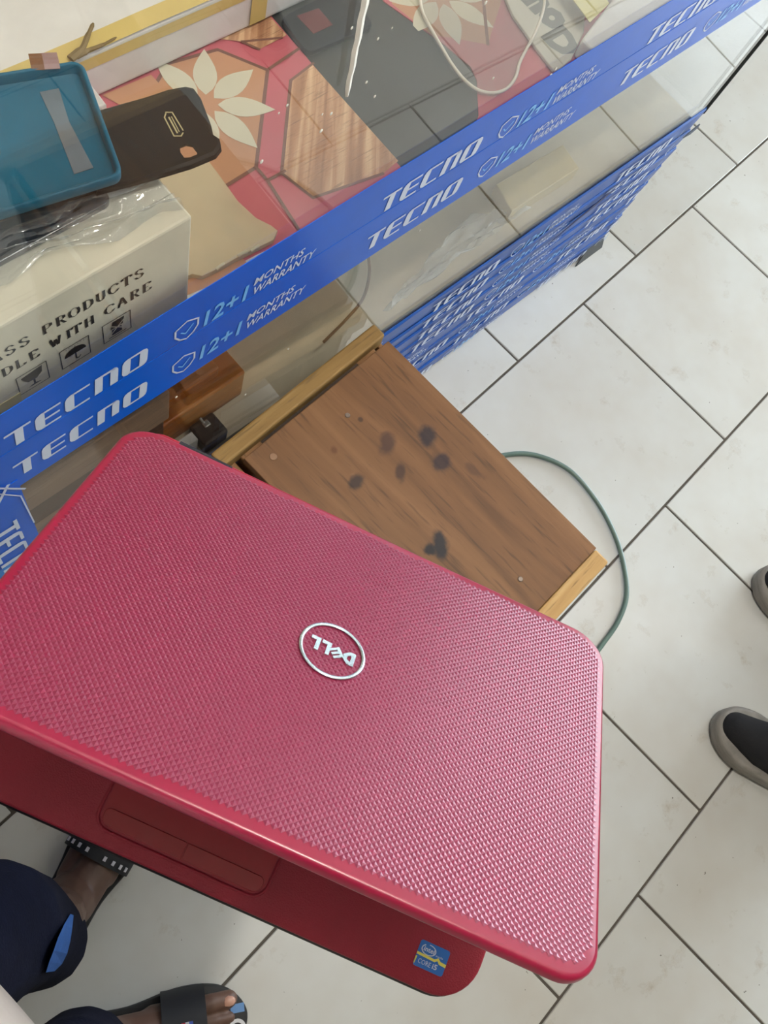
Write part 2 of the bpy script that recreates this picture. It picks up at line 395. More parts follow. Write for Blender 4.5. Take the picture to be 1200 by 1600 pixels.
def brandmark(p, x, y, w_, h, mi=0, shear=.08):
    """the wide rounded capitals on the tape: thick uprights, hair-thin bars"""
    lw = w_/5.0
    def q(k, pts): p.poly([(x+k*lw+a*lw*.93+b*h*shear, y+b*h) for a, b in pts], mi)
    q(0, [(0, .88), (.93, .88), (.93, 1), (0, 1)]); q(0, [(.36, 0), (.66, 0), (.66, .9), (.36, .9)])
    for k in (1, 2):
        q(k, [(.0, .22), (.06, .08), (.2, 0), (.34, 0), (.34, 1), (.2, 1), (.06, .92), (.0, .78)])
        q(k, [(.3, 0), (.92, 0), (.92, .11), (.3, .11)]); q(k, [(.3, .89), (.92, .89), (.92, 1), (.3, 1)])
        if k == 1: q(k, [(.3, .45), (.88, .45), (.88, .56), (.3, .56)])
    q(3, [(.03, 0), (.33, 0), (.33, 1), (.03, 1)]); q(3, [(.3, .87), (.8, .87), (.8, 1), (.3, 1)])
    q(3, [(.62, 0), (.92, 0), (.92, .8), (.86, .94), (.74, 1), (.62, 1)])
    q(4, [(.0, .2), (.06, .06), (.18, 0), (.32, 0), (.32, 1), (.18, 1), (.06, .94), (0, .8)]); q(4, [(.68, 0), (.86, 0), (.97, .08), (1, .22), (1, .8), (.94, .94), (.82, 1), (.68, 1)])
    q(4, [(.3, 0), (.7, 0), (.7, .11), (.3, .11)]); q(4, [(.3, .89), (.7, .89), (.7, 1), (.3, 1)])
def tape_print(p, x, y, h=.029):
    """one repeat (0.45 m) of the print on the tape, baseline y"""
    brandmark(p, x, y, .155, h)
    sx = x+.186; sh = [(.0, .82), (.5, 1.05), (1, .82), (1, .4), (.8, .1), (.5, -.08), (.2, .1), (0, .4)]
    p.line([(sx+a*.027, y+b*h) for a, b in sh], .0022, 0, True)
    p.line([(sx+.007, y+.5*h), (sx+.012, y+.3*h), (sx+.021, y+.66*h)], .0018, 1)
    p.text('12+1', x+.220, y, .052, h*.9, 1, shear=.12, bold=.02)
    p.text('MONTHS', x+.281, y+h*.6, .064, h*.42, 0, shear=.2, bold=.012)
    p.text('WARRANTY', x+.280, y, .082, h*.46, 0, shear=.2, bold=.012)

# ------------------------------------------------------------------ glass showcase
SH = .742; TOP = 1.25; SL = -1.55; DEP = .46; BZ = .355
def send(z): return .505+.2*z
sc_ = empty('display_showcase', CM, 'long glass shop showcase with blue taped seams and dark base', 'showcase')
def pane(name, pts, th=.005, m_=None, axis='t'):
    """flat pane in counter coordinates from a list of (s, z) or (s, t) corners"""
    bm = BM()
    if axis == 't':
        a = [bm.verts.new((s, 0.0, z)) for s, z in pts]; b = [bm.verts.new((s, th, z)) for s, z in pts]
    else:
        a = [bm.verts.new((s, t, axis)) for s, t in pts]; b = [bm.verts.new((s, t, axis-th)) for s, t in pts]
    n = len(a); bm.faces.new(a); bm.faces.new(list(reversed(b)))
    for i in range(n): bm.faces.new((a[i-1], b[i-1], b[i], a[i]))
    bmesh.ops.recalc_face_normals(bm, faces=bm.faces)
    return obj(name, bm, m_ or M['glass'], sc_)
pane('upper_front_pane', [(SL, SH), (send(SH), SH), (send(TOP), TOP), (SL, TOP)])
pane('lower_front_pane', [(SL, BZ), (send(BZ), BZ), (send(SH), SH-.001), (SL, SH-.001)])
pane('top_pane', [(SL, 0), (send(TOP), 0), (send(TOP), DEP), (SL, DEP)], axis=TOP+.006)
def slant(name, z0, z1, m_, th=.006):
    bm = BM(); vs = []
    for t in (0.006, DEP-.006):
        vs += [bm.verts.new((send(z0)-th, t, z0)), bm.verts.new((send(z0), t, z0)), bm.verts.new((send(z1), t, z1)), bm.verts.new((send(z1)-th, t, z1))]
    f = bm.faces.new; f(vs[0:4]); f(vs[7:3:-1])
    for i in range(4): f((vs[i], vs[4+i], vs[4+(i+1) % 4], vs[(i+1) % 4]))
    bmesh.ops.recalc_face_normals(bm, faces=bm.faces); return obj(name, bm, m_, sc_)
slant('end_pane', BZ, TOP, M['glass'])
bm = BM(); tube(bm, [(send(BZ)+.002, -.002, BZ), (send(TOP)+.002, -.002, TOP)], .0032, 6); obj('edge_strip', bm, M['alu'], sc_, label='dark strip along the right glass edge')
bm = BM(); box(bm, ((SL+send(SH))/2-.01, DEP/2+.002, SH-.009), (send(SH)-SL-.03, DEP-.016, .018)); obj('shelf', bm, M['shelf'], sc_)
bm = BM(); box(bm, ((SL+send(BZ))/2-.01, DEP/2+.002, BZ-.010), (send(BZ)-SL-.03, DEP-.016, .018)); obj('bottom_shelf', bm, mat('pale_bottom_board', (226, 212, 184), rough=.6, var=.2, vscale=5), sc_)
bm = BM(); box(bm, ((SL+.52)/2, DEP-.005, TOP/2), (.52-SL, .01, TOP)); obj('back_panel', bm, M['backboard'], sc_)
bm = BM(); box(bm, (SL+.005, DEP/2, TOP/2), (.01, DEP-.024, TOP-.01)); obj('side_panel', bm, M['backboard'], sc_)
bm = BM(); vs = []
for t in (.004, .016):
    vs += [bm.verts.new((SL, t, .004)), bm.verts.new((send(0), t, .004)), bm.verts.new((send(BZ-.02), t, BZ-.02)), bm.verts.new((SL, t, BZ-.02))]
bm.faces.new(vs[0:4]); bm.faces.new(vs[7:3:-1])
for i in range(4): bm.faces.new((vs[i], vs[4+i], vs[4+(i+1) % 4], vs[(i+1) % 4]))
bmesh.ops.recalc_face_normals(bm, faces=bm.faces)
obj('base_panel', bm, mat('dark_base_board', (60, 52, 46), rough=.7), sc_)
slant('base_end_panel', .004, BZ-.02, mat('base_end', (66, 60, 56), rough=.7))
# two taped bands over the pane joint, each with its print
def tape(name, s0, s1, z0, z1, prints, t=-.0012, label=None, m_=None, lean=True):
    bm = BM(); n = 40; top = []; bot = []
    for i in range(n+1):
        s = s0+(s1-s0)*i/n
        wob = .0012*noise.noise(Vector((s*9, z0*50, 3)))
        sa = s + (.2*(z0-SH) if i == n and lean else 0); sb = s + (.2*(z1-SH) if i == n and lean else 0)
        bot.append((sa, z0+wob)); top.append((sb, z1+wob*.6))
    def ring(tt): return [bm.verts.new((a, tt, b)) for a, b in bot], [bm.verts.new((a, tt, b)) for a, b in top]
    f0, f1 = ring(t); b0, b1 = ring(t+.0007)
    for i in range(n):
        bm.faces.new((f0[i], f0[i+1], f1[i+1], f1[i])); bm.faces.new((b0[i+1], b0[i], b1[i], b1[i+1]))
        bm.faces.new((f1[i], f1[i+1], b1[i+1], b1[i])); bm.faces.new((f0[i+1], f0[i], b0[i], b0[i+1]))
    bm.faces.new((f0[0], f1[0], b1[0], b0[0])); bm.faces.new((f0[n], b0[n], b1[n], f1[n]))
    tp = obj(name, bm, m_ or M['tape'], sc_, smooth=False)
    if label: tp['label'] = label
    if prints:
        o = obj('lettering', prints.mesh(lambda x, y: (x, t-.0005, y)), [M['ink'], M['ink_cyan']], tp)
    return tp
pu = Pr(); pl = Pr()
for k in range(-2, 4):
    tape_print(pu, -.796+.4525*k, .7445); tape_print(pl, -.798+.450*k, .679)
tape('tape_strip', SL, send(.8), .7415, .8125, pu, label='upper blue tape band with white and cyan print')
tape('tape_strip', SL, send(.7), .6575, .7405, pl, t=-.0014, label='lower blue tape band with white and cyan print')
# upright tape at the left end of the lower pane, print running downwards
pv = Pr(); brandmark(pv, 0, 0, .17, .036)
vt = tape('tape_strip', -.872, -.7955, .30, .676, None, t=-.0022, label='upright blue tape with sideways white print', lean=False)
pv2 = Pr(); pv2.p = pv.p
obj('lettering', pv2.mesh(lambda x, y: (-.847+y, -.0028, .592-x)), [M['ink']], vt)
pc = Pr(); pc.poly([(-.872, .478), (-.797, .478), (-.797, .40), (-.872, .40)])
obj('cyan_patch', pc.mesh(lambda x, y: (x, -.0026, y)), [mat('cyan_tape_print', (40, 130, 215), rough=.3)], vt)
pw = Pr(); pw.line([(-.815, .686), (-.792, .648)], .0025); pw.line([(-.818, .676), (-.7985, .638), (-.7955, .55)], .0016); pw.line([(-.822, .652), (-.806, .680)], .004)
obj('torn_edge', pw.mesh(lambda x, y: (x, -.0031, y)), [M['ink']], vt)
# eight overlapping tape strips wrapped along the base, each a little proud of the next
pb = Pr()
for k in range(-2, 4): tape_print(pb, .4525*k, 0, .028)
pb_mesh = None
zz = [.3650, .316, .275, .229, .187, .143, .098, .052, .004]
for k in range(8):
    z1 = zz[k]+.003; z0 = zz[k+1]-.001; tl = .0018*random.uniform(.5, 1.1)*(.2 if k == 0 else 1)
    bm = BM(); n = 44; F = []; 
    for row, (z, t) in enumerate(((z0, -.0005), (z0+.006, -.002), (z1-.004, -.0035-tl), (z1, -.0015-tl))):
        F.append([bm.verts.new((SL+(send(z)-SL)*i/n, t+.0012*noise.noise(Vector((i*.35, k*3.1, row))), z+(.0022*noise.noise(Vector((i*.3, k*7.7, 5))))*(1 if 0 < k < 7 else .3))) for i in range(n+1)])
    for a, b in zip(F, F[1:]):
        for i in range(n): bm.faces.new((a[i], a[i+1], b[i+1], b[i]))
    g = bmesh.ops.extrude_face_region(bm, geom=list(bm.faces)); vv = [v for v in g['geom'] if isinstance(v, bmesh.types.BMVert)]
    bmesh.ops.translate(bm, verts=vv, vec=(0, .0012, 0)); bmesh.ops.recalc_face_normals(bm, faces=bm.faces)
    st = obj('base_tape_strip', bm, M['tape_low'], sc_)
    ph = -.10-.006*k+random.uniform(-.02, .02)+(.16 if k in (4, 6) else 0); hh = min(.028, z1-z0-.012)
    o = obj('lettering', pb.mesh(lambda x, y: (min(x+ph, send(.1)), -.0042-tl*min(1, (y/.028)*.85+.15)-.0006, z0+.006+y/.028*hh)), [M['ink'], M['ink_cyan']], st)
# loose torn flap of dark tape at the right foot and a split in the strips
bm = BM(); prism(bm, [(send(.05)-.085, 0), (send(.05)+.0, 0), (send(.05)+.004, .055), (send(.05)-.03, .05)], -.001, .001, Matrix.Translation((0, -.012, .002)) @ Matrix.Rotation(math.radians(70), 4, 'X'))
obj('loose_tape_flap', bm, mat('dark_tape_back', (74, 76, 76), rough=.6), sc_, label='torn dark flap hanging at the right foot')
bm = BM(); prism(bm, [(.20, .262), (.225, .268), (.36, .300), (.33, .306), (.26, .285)], 0, .0012, Matrix(((1, 0, 0, 0), (0, 0, 1, -.0085), (0, 1, 0, 0), (0, 0, 0, 1))))
obj('tape_split', bm, mat('navy_gap', (10, 34, 92), rough=.5), sc_)
for (x, y) in ((890, 318), (1078, 196)):
    q = atp(x, y); bm = BM()
    prism(bm, [(q.x-.03, q.z-.004), (q.x-.004, q.z-.010), (q.x+.014, q.z-.003), (q.x+.012, q.z+.007), (q.x-.006, q.z+.005)], 0, .002, Matrix(((1, 0, 0, 0), (0, 0, 1, -.0115), (0, 1, 0, 0), (0, 0, 0, 1))))
    if y < 250: obj('torn_tape_scrap', bm, mat('dark_scrap', (78, 86, 100), rough=.6), sc_)
    else: bm.free()
# white paint streak on the upper pane
a = atp(572, -8); b = atp(541, 150); bm = BM(); n = 10; L_ = []
for i in range(n+1):
    c = a.lerp(b, i/n); wd = .0042*(1-.25*i/n) if i < n else .002; c.x += .0006*math.sin(i*2.1)
    L_.append((bm.verts.new((c.x-wd, -.0003, c.z)), bm.verts.new((c.x, -.0016, c.z)), bm.verts.new((c.x+wd, -.0003, c.z))))
for p0, p1 in zip(L_, L_[1:]):
    for j in range(2): bm.faces.new((p0[j], p0[j+1], p1[j+1], p1[j]))
bmesh.ops.recalc_face_normals(bm, faces=bm.faces)
obj('paint_streak', bm, mat('white_paint', (238, 236, 226), rough=.6), sc_, label='thick white paint streak on the upper glass')
# small paint specks on the glass
bm = BM()
for (x, y, r) in ((408, 252, .002), (503, 178, .0012), (517, 177, .0016), (501, 204, .0019), (448, 164, .0014), (435, 176, .001), (572, 128, .0014), (585, 150, .0015), (549, 43, .0013), (612, 43, .001), (590, 60, .0013), (770, 122, .0018), (758, 4, .002), (860, 117, .0022), (868, 107, .002), (450, 545, .0016), (383, 616, .0018), (655, 360, .0018), (275, 620, .0018)):
    q = atp(x, y); bmesh.ops.create_icosphere(bm, subdivisions=1, radius=r, matrix=Matrix.Translation((q.x, -.0005, q.z)) @ Matrix.Diagonal((1, .3, 1.3, 1)))
tag(obj('paint_specks', bm, mat('paint_fleck', (225, 222, 210), rough=.6), sc_), kind='stuff')

# ------------------------------------------------------------------ printed vinyl mats on the upper shelf
MZ = SH+.0015
VIN = [mat('vinyl_rose', (190, 92, 104), rough=.42, var=.12, vscale=9), mat('vinyl_tan', (190, 138, 104), rough=.42, var=.12, vscale=9),
       mat('vinyl_cream', (206, 200, 178), rough=.42, var=.05), mat('vinyl_brown_line', (120, 78, 66), rough=.42),
       wood('vinyl_wood_print', (140, 92, 66), (184, 136, 102), (222, 184, 146), scale=(5, 95, 5), rough=.42, rot=math.radians(-46))]
def cpt(x, y): 
    q = atc(x, y, MZ); return (q.x, q.y)
def vinyl_mat(name, outline, prints, label):
    bm = BM(); prism(bm, outline, SH+.0002, MZ)
    r = obj(name, bm, VIN[0]); r.matrix_world = CM; WM[r.name] = CM.copy(); tag(r, label, 'mat')
    obj('printed_pattern', prints.mesh(lambda x, y: (x, y, MZ+.0003), .00003), VIN, r); return r
def clip(poly, fx):
    """keep the part of a polygon where fx(p) >= 0 (straight cut)"""
    out = []
    for i in range(len(poly)):
        a, b = poly[i-1], poly[i]; da, db = fx(a), fx(b)
        if da*db < 0: k = da/(da-db); out.append((a[0]+(b[0]-a[0])*k, a[1]+(b[1]-a[1])*k))
        if db >= 0: out.append(b)
    return out
def petals(p, c, ang, ln, wd, fx=None):
    for a_ in ang:
        u = Vector((math.cos(a_), math.sin(a_))); v = Vector((-u.y, u.x)); pts = []
        for k in range(9):
            t_ = k/8; pts.append(Vector(c)+u*(.012+ln*t_)+v*(wd*math.sin(PI*t_**.8)))
        for k in range(7, 0, -1):
            t_ = k/8; pts.append(Vector(c)+u*(.012+ln*t_)-v*(wd*math.sin(PI*t_**.8)))
        pts = [(q.x, q.y) for q in pts]
        if fx: pts = clip(pts, fx)
        if len(pts) > 2: p.poly(pts, 2)
edge = lambda q: -.270-.05*(.2-q[1])*.5-q[0]           # right edge of the left mat
p = Pr()
A = (-.306, .185); B = (-.394, .096); Cc = (-.386, .054)
woodhex = clip([A, B, Cc, (-.30, .036), (-.19, .05), (-.17, .12), (-.22, .20)], edge)
p.poly(woodhex, 4); p.line([woodhex[-2], woodhex[-1]] if False else [A, B, Cc, (-.30, .036)], .0035, 3); p.line([A, (-.268, .1905)], .003, 3)
ft = [cpt(*q) for q in ((400, 262), (418, 110), (340, 78), (262, 100), (215, 180), (255, 275), (330, 305))]
p.poly(ft, 1); p.line(ft, .004, 3, True)
petals(p, cpt(322, 163), [math.radians(d) for d in (8, 53, 98, 143, 188, 233, 278, 323)], .062, .013)
w2 = [cpt(*q) for q in ((405, 78), (378, 66), (330, 60), (330, 20), (440, 20), (460, 48), (440, 60))]
p.poly(clip(w2, edge), 4); p.line(w2[:2]+[w2[-1]], .003, 3)
for s_ in ([(418, 110), (440, 95), (470, 75)], [(400, 262), (418, 283), (470, 365)], [(418, 283), (445, 268)]):
    p.line([cpt(*q) for q in s_], .0035, 3)
p.poly([cpt(*q) for q in ((160, 150), (236, 118), (262, 146), (200, 172))], 1)
t3 = [cpt(*q) for q in ((150, 300), (300, 330), (395, 420), (250, 480), (150, 420))]
p.poly(t3, 1)
vinyl_mat('vinyl_mat', [(-1.05, .012), (-.278, .012), (-.262, .35), (-.262, .43), (-1.05, .43)], p, 'rose vinyl mat with flower and wood hexagons left of the grey gap')
rm = [cpt(*q) for q in ((690, 242), (735, 215), (748, 180), (745, 125), (735, 104), (690, 66), (600, 2))]
outl = [(rm[0][0], .012)]+rm[1:]+[(-.10, .43), (.60, .43), (.56, .012)]
p = Pr(); ft = [cpt(*q) for q in ((612, 6), (675, 55), (720, 62), (762, 70), (790, -20), (700, -90), (620, -40))]
p.poly(ft, 1); petals(p, cpt(688, -6), [math.radians(d) for d in (20, 65, 110, 155, 200, 245, 290, 335)], .062, .013, lambda q: q[0]+.128)
p.line([cpt(*q) for q in ((762, 70), (755, 0))], .004, 3)
vinyl_mat('vinyl_mat', outl, p, 'rose vinyl mat with a pale flower right of the grey gap')

# ------------------------------------------------------------------ things on the upper shelf
def cthing(name, label, cat, group=None): return empty(name, CM, label, cat, group)
# carton: GLASS PRODUCTS / HANDLE WITH CARE
card = mat('cream_carton', (234, 227, 206), rough=.75, var=.14, vscale=14)
Z0 = SH+.002
ct = cthing('glass_products_carton', 'cream carton printed GLASS PRODUCTS HANDLE WITH CARE standing against the glass', 'box')
bm = BM(); box(bm, (-.578-.22, .020+.075, (Z0+.897)/2), (.44, .150, .897-Z0), bevel=.0025); obj('body', bm, card, ct)
p = Pr()
def serif(p, txt, x, y, h, adv, shear=0.0):
    """engraved capitals: thick uprights, thin bars, small serifs; drawn stroke by stroke"""
    G = {'G': [[(.95, .75), (.75, .98), (.4, 1), (.12, .8), (.05, .5), (.12, .2), (.4, 0), (.8, .08), (.85, .42), (.6, .42)]], 'L': [[(.25, 0), (.25, 1)], [(.08, 0), (.85, 0), (.88, .22)], [(.08, 1), (.42, 1)]],
         'A': [[(.1, 0), (.5, 1), (.88, 0)], [(.25, .36), (.75, .36)], [(0, 0), (.25, 0)], [(.7, 0), (1, 0)]], 'S': [[(.82, .78), (.6, 1), (.3, .98), (.15, .76), (.3, .56), (.7, .44), (.85, .22), (.65, .02), (.3, 0), (.12, .24)]],
         'P': [[(.25, 0), (.25, 1)], [(.08, 1), (.6, 1), (.85, .9), (.85, .6), (.6, .48), (.25, .48)], [(.08, 0), (.45, 0)]], 'R': [[(.25, 0), (.25, 1)], [(.08, 1), (.6, 1), (.82, .9), (.82, .62), (.6, .5), (.25, .5)], [(.5, .5), (.85, 0), (1, 0)], [(.08, 0), (.42, 0)]],
         'O': [[(.5, 1), (.15, .85), (.05, .5), (.15, .15), (.5, 0), (.85, .15), (.95, .5), (.85, .85), (.5, 1)]], 'D': [[(.25, 0), (.25, 1)], [(.08, 1), (.55, 1), (.88, .8), (.95, .5), (.88, .2), (.55, 0), (.08, 0)]],
         'U': [[(.22, 1), (.22, .25), (.4, 0), (.65, 0), (.8, .25), (.8, 1)], [(.05, 1), (.4, 1)], [(.68, 1), (.95, 1)]], 'C': [[(.92, .74), (.75, .97), (.42, 1), (.13, .8), (.05, .5), (.13, .2), (.42, 0), (.75, .05), (.92, .26)]],
         'T': [[(.5, 0), (.5, 1)], [(.05, .78), (.08, 1), (.92, 1), (.95, .78)], [(.3, 0), (.7, 0)]], 'H': [[(.2, 0), (.2, 1)], [(.8, 0), (.8, 1)], [(.2, .5), (.8, .5)], [(.05, 0), (.36, 0)], [(.64, 0), (.95, 0)], [(.05, 1), (.36, 1)], [(.64, 1), (.95, 1)]],
         'N': [[(.2, 0), (.2, 1)], [(.2, 1), (.8, 0)], [(.8, 0), (.8, 1)], [(.05, 0), (.36, 0)], [(.64, 1), (.95, 1)]], 'E': [[(.25, 0), (.25, 1)], [(.08, 1), (.82, 1), (.84, .8)], [(.25, .52), (.65, .52)], [(.08, 0), (.85, 0), (.9, .22)]],
         'W': [[(.06, 1), (.3, 0)], [(.3, 0), (.5, .8)], [(.5, .8), (.72, 0)], [(.72, 0), (.95, 1)], [(0, 1), (.2, 1)], [(.85, 1), (1, 1)]], 'I': [[(.5, 0), (.5, 1)], [(.3, 0), (.7, 0)], [(.3, 1), (.7, 1)]]}
    w_ = adv*.8
    for ch in txt:
        if ch != ' ':
            for st in G[ch]:
                for a_, b_ in zip(st, st[1:]):
                    p0 = Vector((x+a_[0]*w_+a_[1]*h*shear, y+a_[1]*h)); p1 = Vector((x+b_[0]*w_+b_[1]*h*shear, y+b_[1]*h))
                    d = (p1-p0).normalized(); thick = h*(.06+.17*abs(d.y)**1.5); q = Vector((thick/2, 0)) if abs(d.y) > .35 else Vector((0, h*.035))
                    p.poly([p0-q, p1-q, p1+q, p0+q])
        x += adv*(.62 if ch in ' I' else 1.0)
serif(p, 'GLASS PRODUCTS', -.802, .8525, .0125, .0130)
serif(p, 'HANDLE WITH CARE', -.8095, .8255, .0125, .0129)
def frame_(p, x0, z0): p.line([(x0, z0), (x0+.0295, z0), (x0+.0295, z0+.0305), (x0, z0+.0305)], .0009, 0, True)
fx = [-.7605, -.7175, -.6735]
for x in fx: frame_(p, x, .7805)
x = fx[0]; p.poly([(x+.006, .800), (x+.010, .794), (x+.018, .793), (x+.024, .799), (x+.025, .809), (x+.004, .806)]); p.line([(x+.0155, .794), (x+.0155, .786)], .002); p.poly([(x+.009, .7845), (x+.022, .7845), (x+.018, .7865), (x+.013, .7865)])
x = fx[1]; p.poly([(x+.015+.011*math.cos(a_*PI/10), .795+.0105*math.sin(a_*PI/10)) for a_ in range(11)]); p.line([(x+.015, .806), (x+.015, .7865), (x+.0175, .7845), (x+.0195, .787)], .0012)
for q in range(7): p.poly([(x+.006+.003*q, .8075+.0006*(q % 3)), (x+.0068+.003*q, .8075+.0006*(q % 3)), (x+.0062+.003*q, .8092+.0006*(q % 3))])
x = fx[2]; p.poly([(x+.008, .797), (x+.021, .797), (x+.023, .808), (x+.0105, .808)]); p.poly([(x+.009, .7865), (x+.020, .7865), (x+.0195, .7955), (x+.0095, .7955)]); p.line([(x+.006, .784), (x+.024, .784)], .0012)
obj('lettering', p.mesh(lambda x_, y_: (x_, .0196, y_)), [M['black']], ct)
p = Pr(); p.line([(x+.006, .7875), (x+.024, .8055)], .0012); p.line([(x+.024, .7875), (x+.006, .8055)], .0012)
obj('cross_mark', p.mesh(lambda x_, y_: (x_, .0193, y_)), [card], ct)
bm = BM(); prism(bm, [(-.80, .762), (-.762, .762), (-.760, .786), (-.80, .786)], 0, .0004, Matrix(((1, 0, 0, 0), (0, 0, 1, .0192), (0, 1, 0, 0), (0, 0, 0, 1))))
obj('tape_patch', bm, mat('yellowed_tape', (222, 208, 150), rough=.5), ct, label='yellowed scrap of tape')
# crumpled clear film on top of the carton
film = glassy('clear_crinkled_film', tint=(.90, .92, .93), ior=1.6, rough=.07, haze=.16, hazecol=(.75, .78, .84), hscale=30, add=.06, bump=.35, bscale=45)
def sheet(quad, nu, nv, amp, fr, seed, sag=0.0):
    bm = BM(); g = []
    a_, b_, c_, d_ = [Vector(q) for q in quad]
    for j in range(nv+1):
        row = []
        for i in range(nu+1):
            u = i/nu; v = j/nv; q = (a_.lerp(b_, u)).lerp(d_.lerp(c_, u), v)
            q.z += abs(noise.noise(Vector((u*fr*.5+v*3, v*fr*1.3, seed))))*amp + amp*.22*abs(noise.noise(Vector((u*fr*.9+v*6, v*fr*4.2, seed+9)))) + amp*.10*noise.noise(Vector((u*fr*4, v*fr*3, seed+19)))
            q.y += noise.noise(Vector((u*fr, v*fr, seed+4)))*amp*.6; row.append(bm.verts.new(q))
        g.append(row)
    for j in range(nv):
        for i in range(nu): bm.faces.new((g[j][i], g[j][i+1], g[j+1][i+1], g[j+1][i]))
    return bm
r = cthing('plastic_film', 'crumpled clear plastic film lying over the cream carton', 'plastic wrap')
obj('film', sheet([(-.99, .085, .9005), (-.581, .0265, .8990), (-.582, .135, .905), (-.99, .150, .908)], 110, 50, .017, 9, 2.0), film, r, smooth=True)
# dark wrapped screens under the blue cover
r = cthing('wrapped_phone_screen', 'dark phone screen under the film, below the blue cover', 'screen')
bm = BM(); prism(bm, rounded([(-.80, .062), (-.625, .062), (-.625, .142), (-.80, .142)], .008), .898, .9045, bevel=.001); obj('glass_front', bm, mat('dark_screen_glass', (34, 42, 52), rough=.18, coat=.6), r, smooth=False)

# white wrapped package with a yellow tape line behind
pkm = mat('white_foam_wrap', (222, 220, 218), rough=.42, var=.10, vscale=18, bump=.5, bscale=45, coat=.35, coat_r=.2)
r = cthing('wrapped_package', 'large white plastic-wrapped package with yellow tape at the back of the shelf', 'package')
PA = [atc(x, y, Z0) for x, y in ((165, 148), (300, 92), (420, 48), (492, -2))]
def hbox(name, foot, h, mats, parent, bev=.006):
    bm = BM(); prism(bm, foot, Z0, Z0+h, bevel=bev, seg=3); return obj(name, bm, mats, parent)
hh = .064
f0 = (PA[0].x, PA[0].y); f1 = (PA[3].x, PA[3].y); dv = (Vector(f1)-Vector(f0)).normalized(); nv = Vector((-dv.y, dv.x))
f0 = Vector(f0)-dv*.40; f1 = Vector(f1)
fb = [tuple(f0), tuple(f1), tuple(f1+nv*.12), tuple(f0+nv*.12)]
bm = BM(); prism(bm, rounded(fb, .01, 4), Z0, Z0+hh, bevel=.007, seg=4)
bmesh.ops.triangulate(bm, faces=[f for f in bm.faces if len(f.verts) > 4]); obj('body', bm, pkm, r)
yt = mat('yellow_packing_tape', (214, 190, 118), rough=.35, coat=.3, var=.12, vscale=20)
bm = BM(); L2 = (f1-f0).length
for (a0, a1, q0, q1) in ((.0, 1.0, .0, .028),):
    for k in range(24):
        pass
def strip3(bm, pts, wd, n_):
    vs = []
    for c, u in pts: vs.append((bm.verts.new(c-u*wd), bm.verts.new(c+u*wd)))
    for a_, b_ in zip(vs, vs[1:]): bm.faces.new((a_[0], b_[0], b_[1], a_[1]))
q3 = lambda v2, z: Vector((v2.x, v2.y, z))
strip3(bm, [(q3(f0+dv*(L2*k/12)-nv*.001+nv*.0105, Z0+hh+.0006+.0006*math.sin(k*1.7)), q3(nv, 0)) for k in range(13)], .010, 12)
vs = []
for k in range(13):
    c0 = q3(f0+dv*(L2*k/12)-nv*.0009, Z0+hh-.006); c1 = q3(f0+dv*(L2*k/12)-nv*.0009, Z0+hh-.020); vs.append((bm.verts.new(c0), bm.verts.new(c1)))
for a_, b_ in zip(vs, vs[1:]): bm.faces.new((a_[0], a_[1], b_[1], b_[0]))
strip3(bm, [(q3(f1-dv*.085+nv*(.005+.11*k/6), Z0+hh+.0012), q3(dv, 0)) for k in range(7)], .011, 6)
vs = [(bm.verts.new(q3(f1-dv*(.085+o1)-nv*.0012, Z0+hh-.005)), bm.verts.new(q3(f1-dv*(.085+o1)-nv*.0012, Z0+.006))) for o1 in (-.011, .011)]
bm.faces.new((vs[0][0], vs[0][1], vs[1][1], vs[1][0]))
obj('tape_band', bm, yt, r, label='yellow packing tape band')
bm = BM(); tz = [atc(x, y, Z0+hh+.004) for x, y in ((110, 92), (128, 76), (137, 56), (146, 36))]; tube(bm, spline(tz, 4), [.0045]*4+[.003]*5+[.0022]*3+[.001], 6, flat=.5)
tz = [atc(x, y, Z0+hh+.003) for x, y in ((118, 88), (138, 78), (158, 71), (182, 58))]; tube(bm, spline(tz, 4), [.004]*4+[.0022]*5+[.0014]*3+[.0006], 6, flat=.5)
obj('torn_cardboard', bm, mat('torn_brown_card', (128, 108, 72), rough=.8), r, label='brown torn edge sticking out')
# second white box, standing on the carton side behind the black cover
r = cthing('white_phone_box', 'small white box between the blue cover and the wrapped package', 'box')
q = [atc(x, y, .80) for x, y in ((132, 118), (166, 162))]
bm = BM(); prism(bm, [(q[0].x, q[0].y), (q[1].x, q[1].y), (q[1].x-.13, q[1].y+.008), (q[0].x-.13, q[0].y+.008)], Z0, .80, bevel=.0015); obj('body', bm, mat('white_card', (205, 200, 198), rough=.6, var=.08), r)

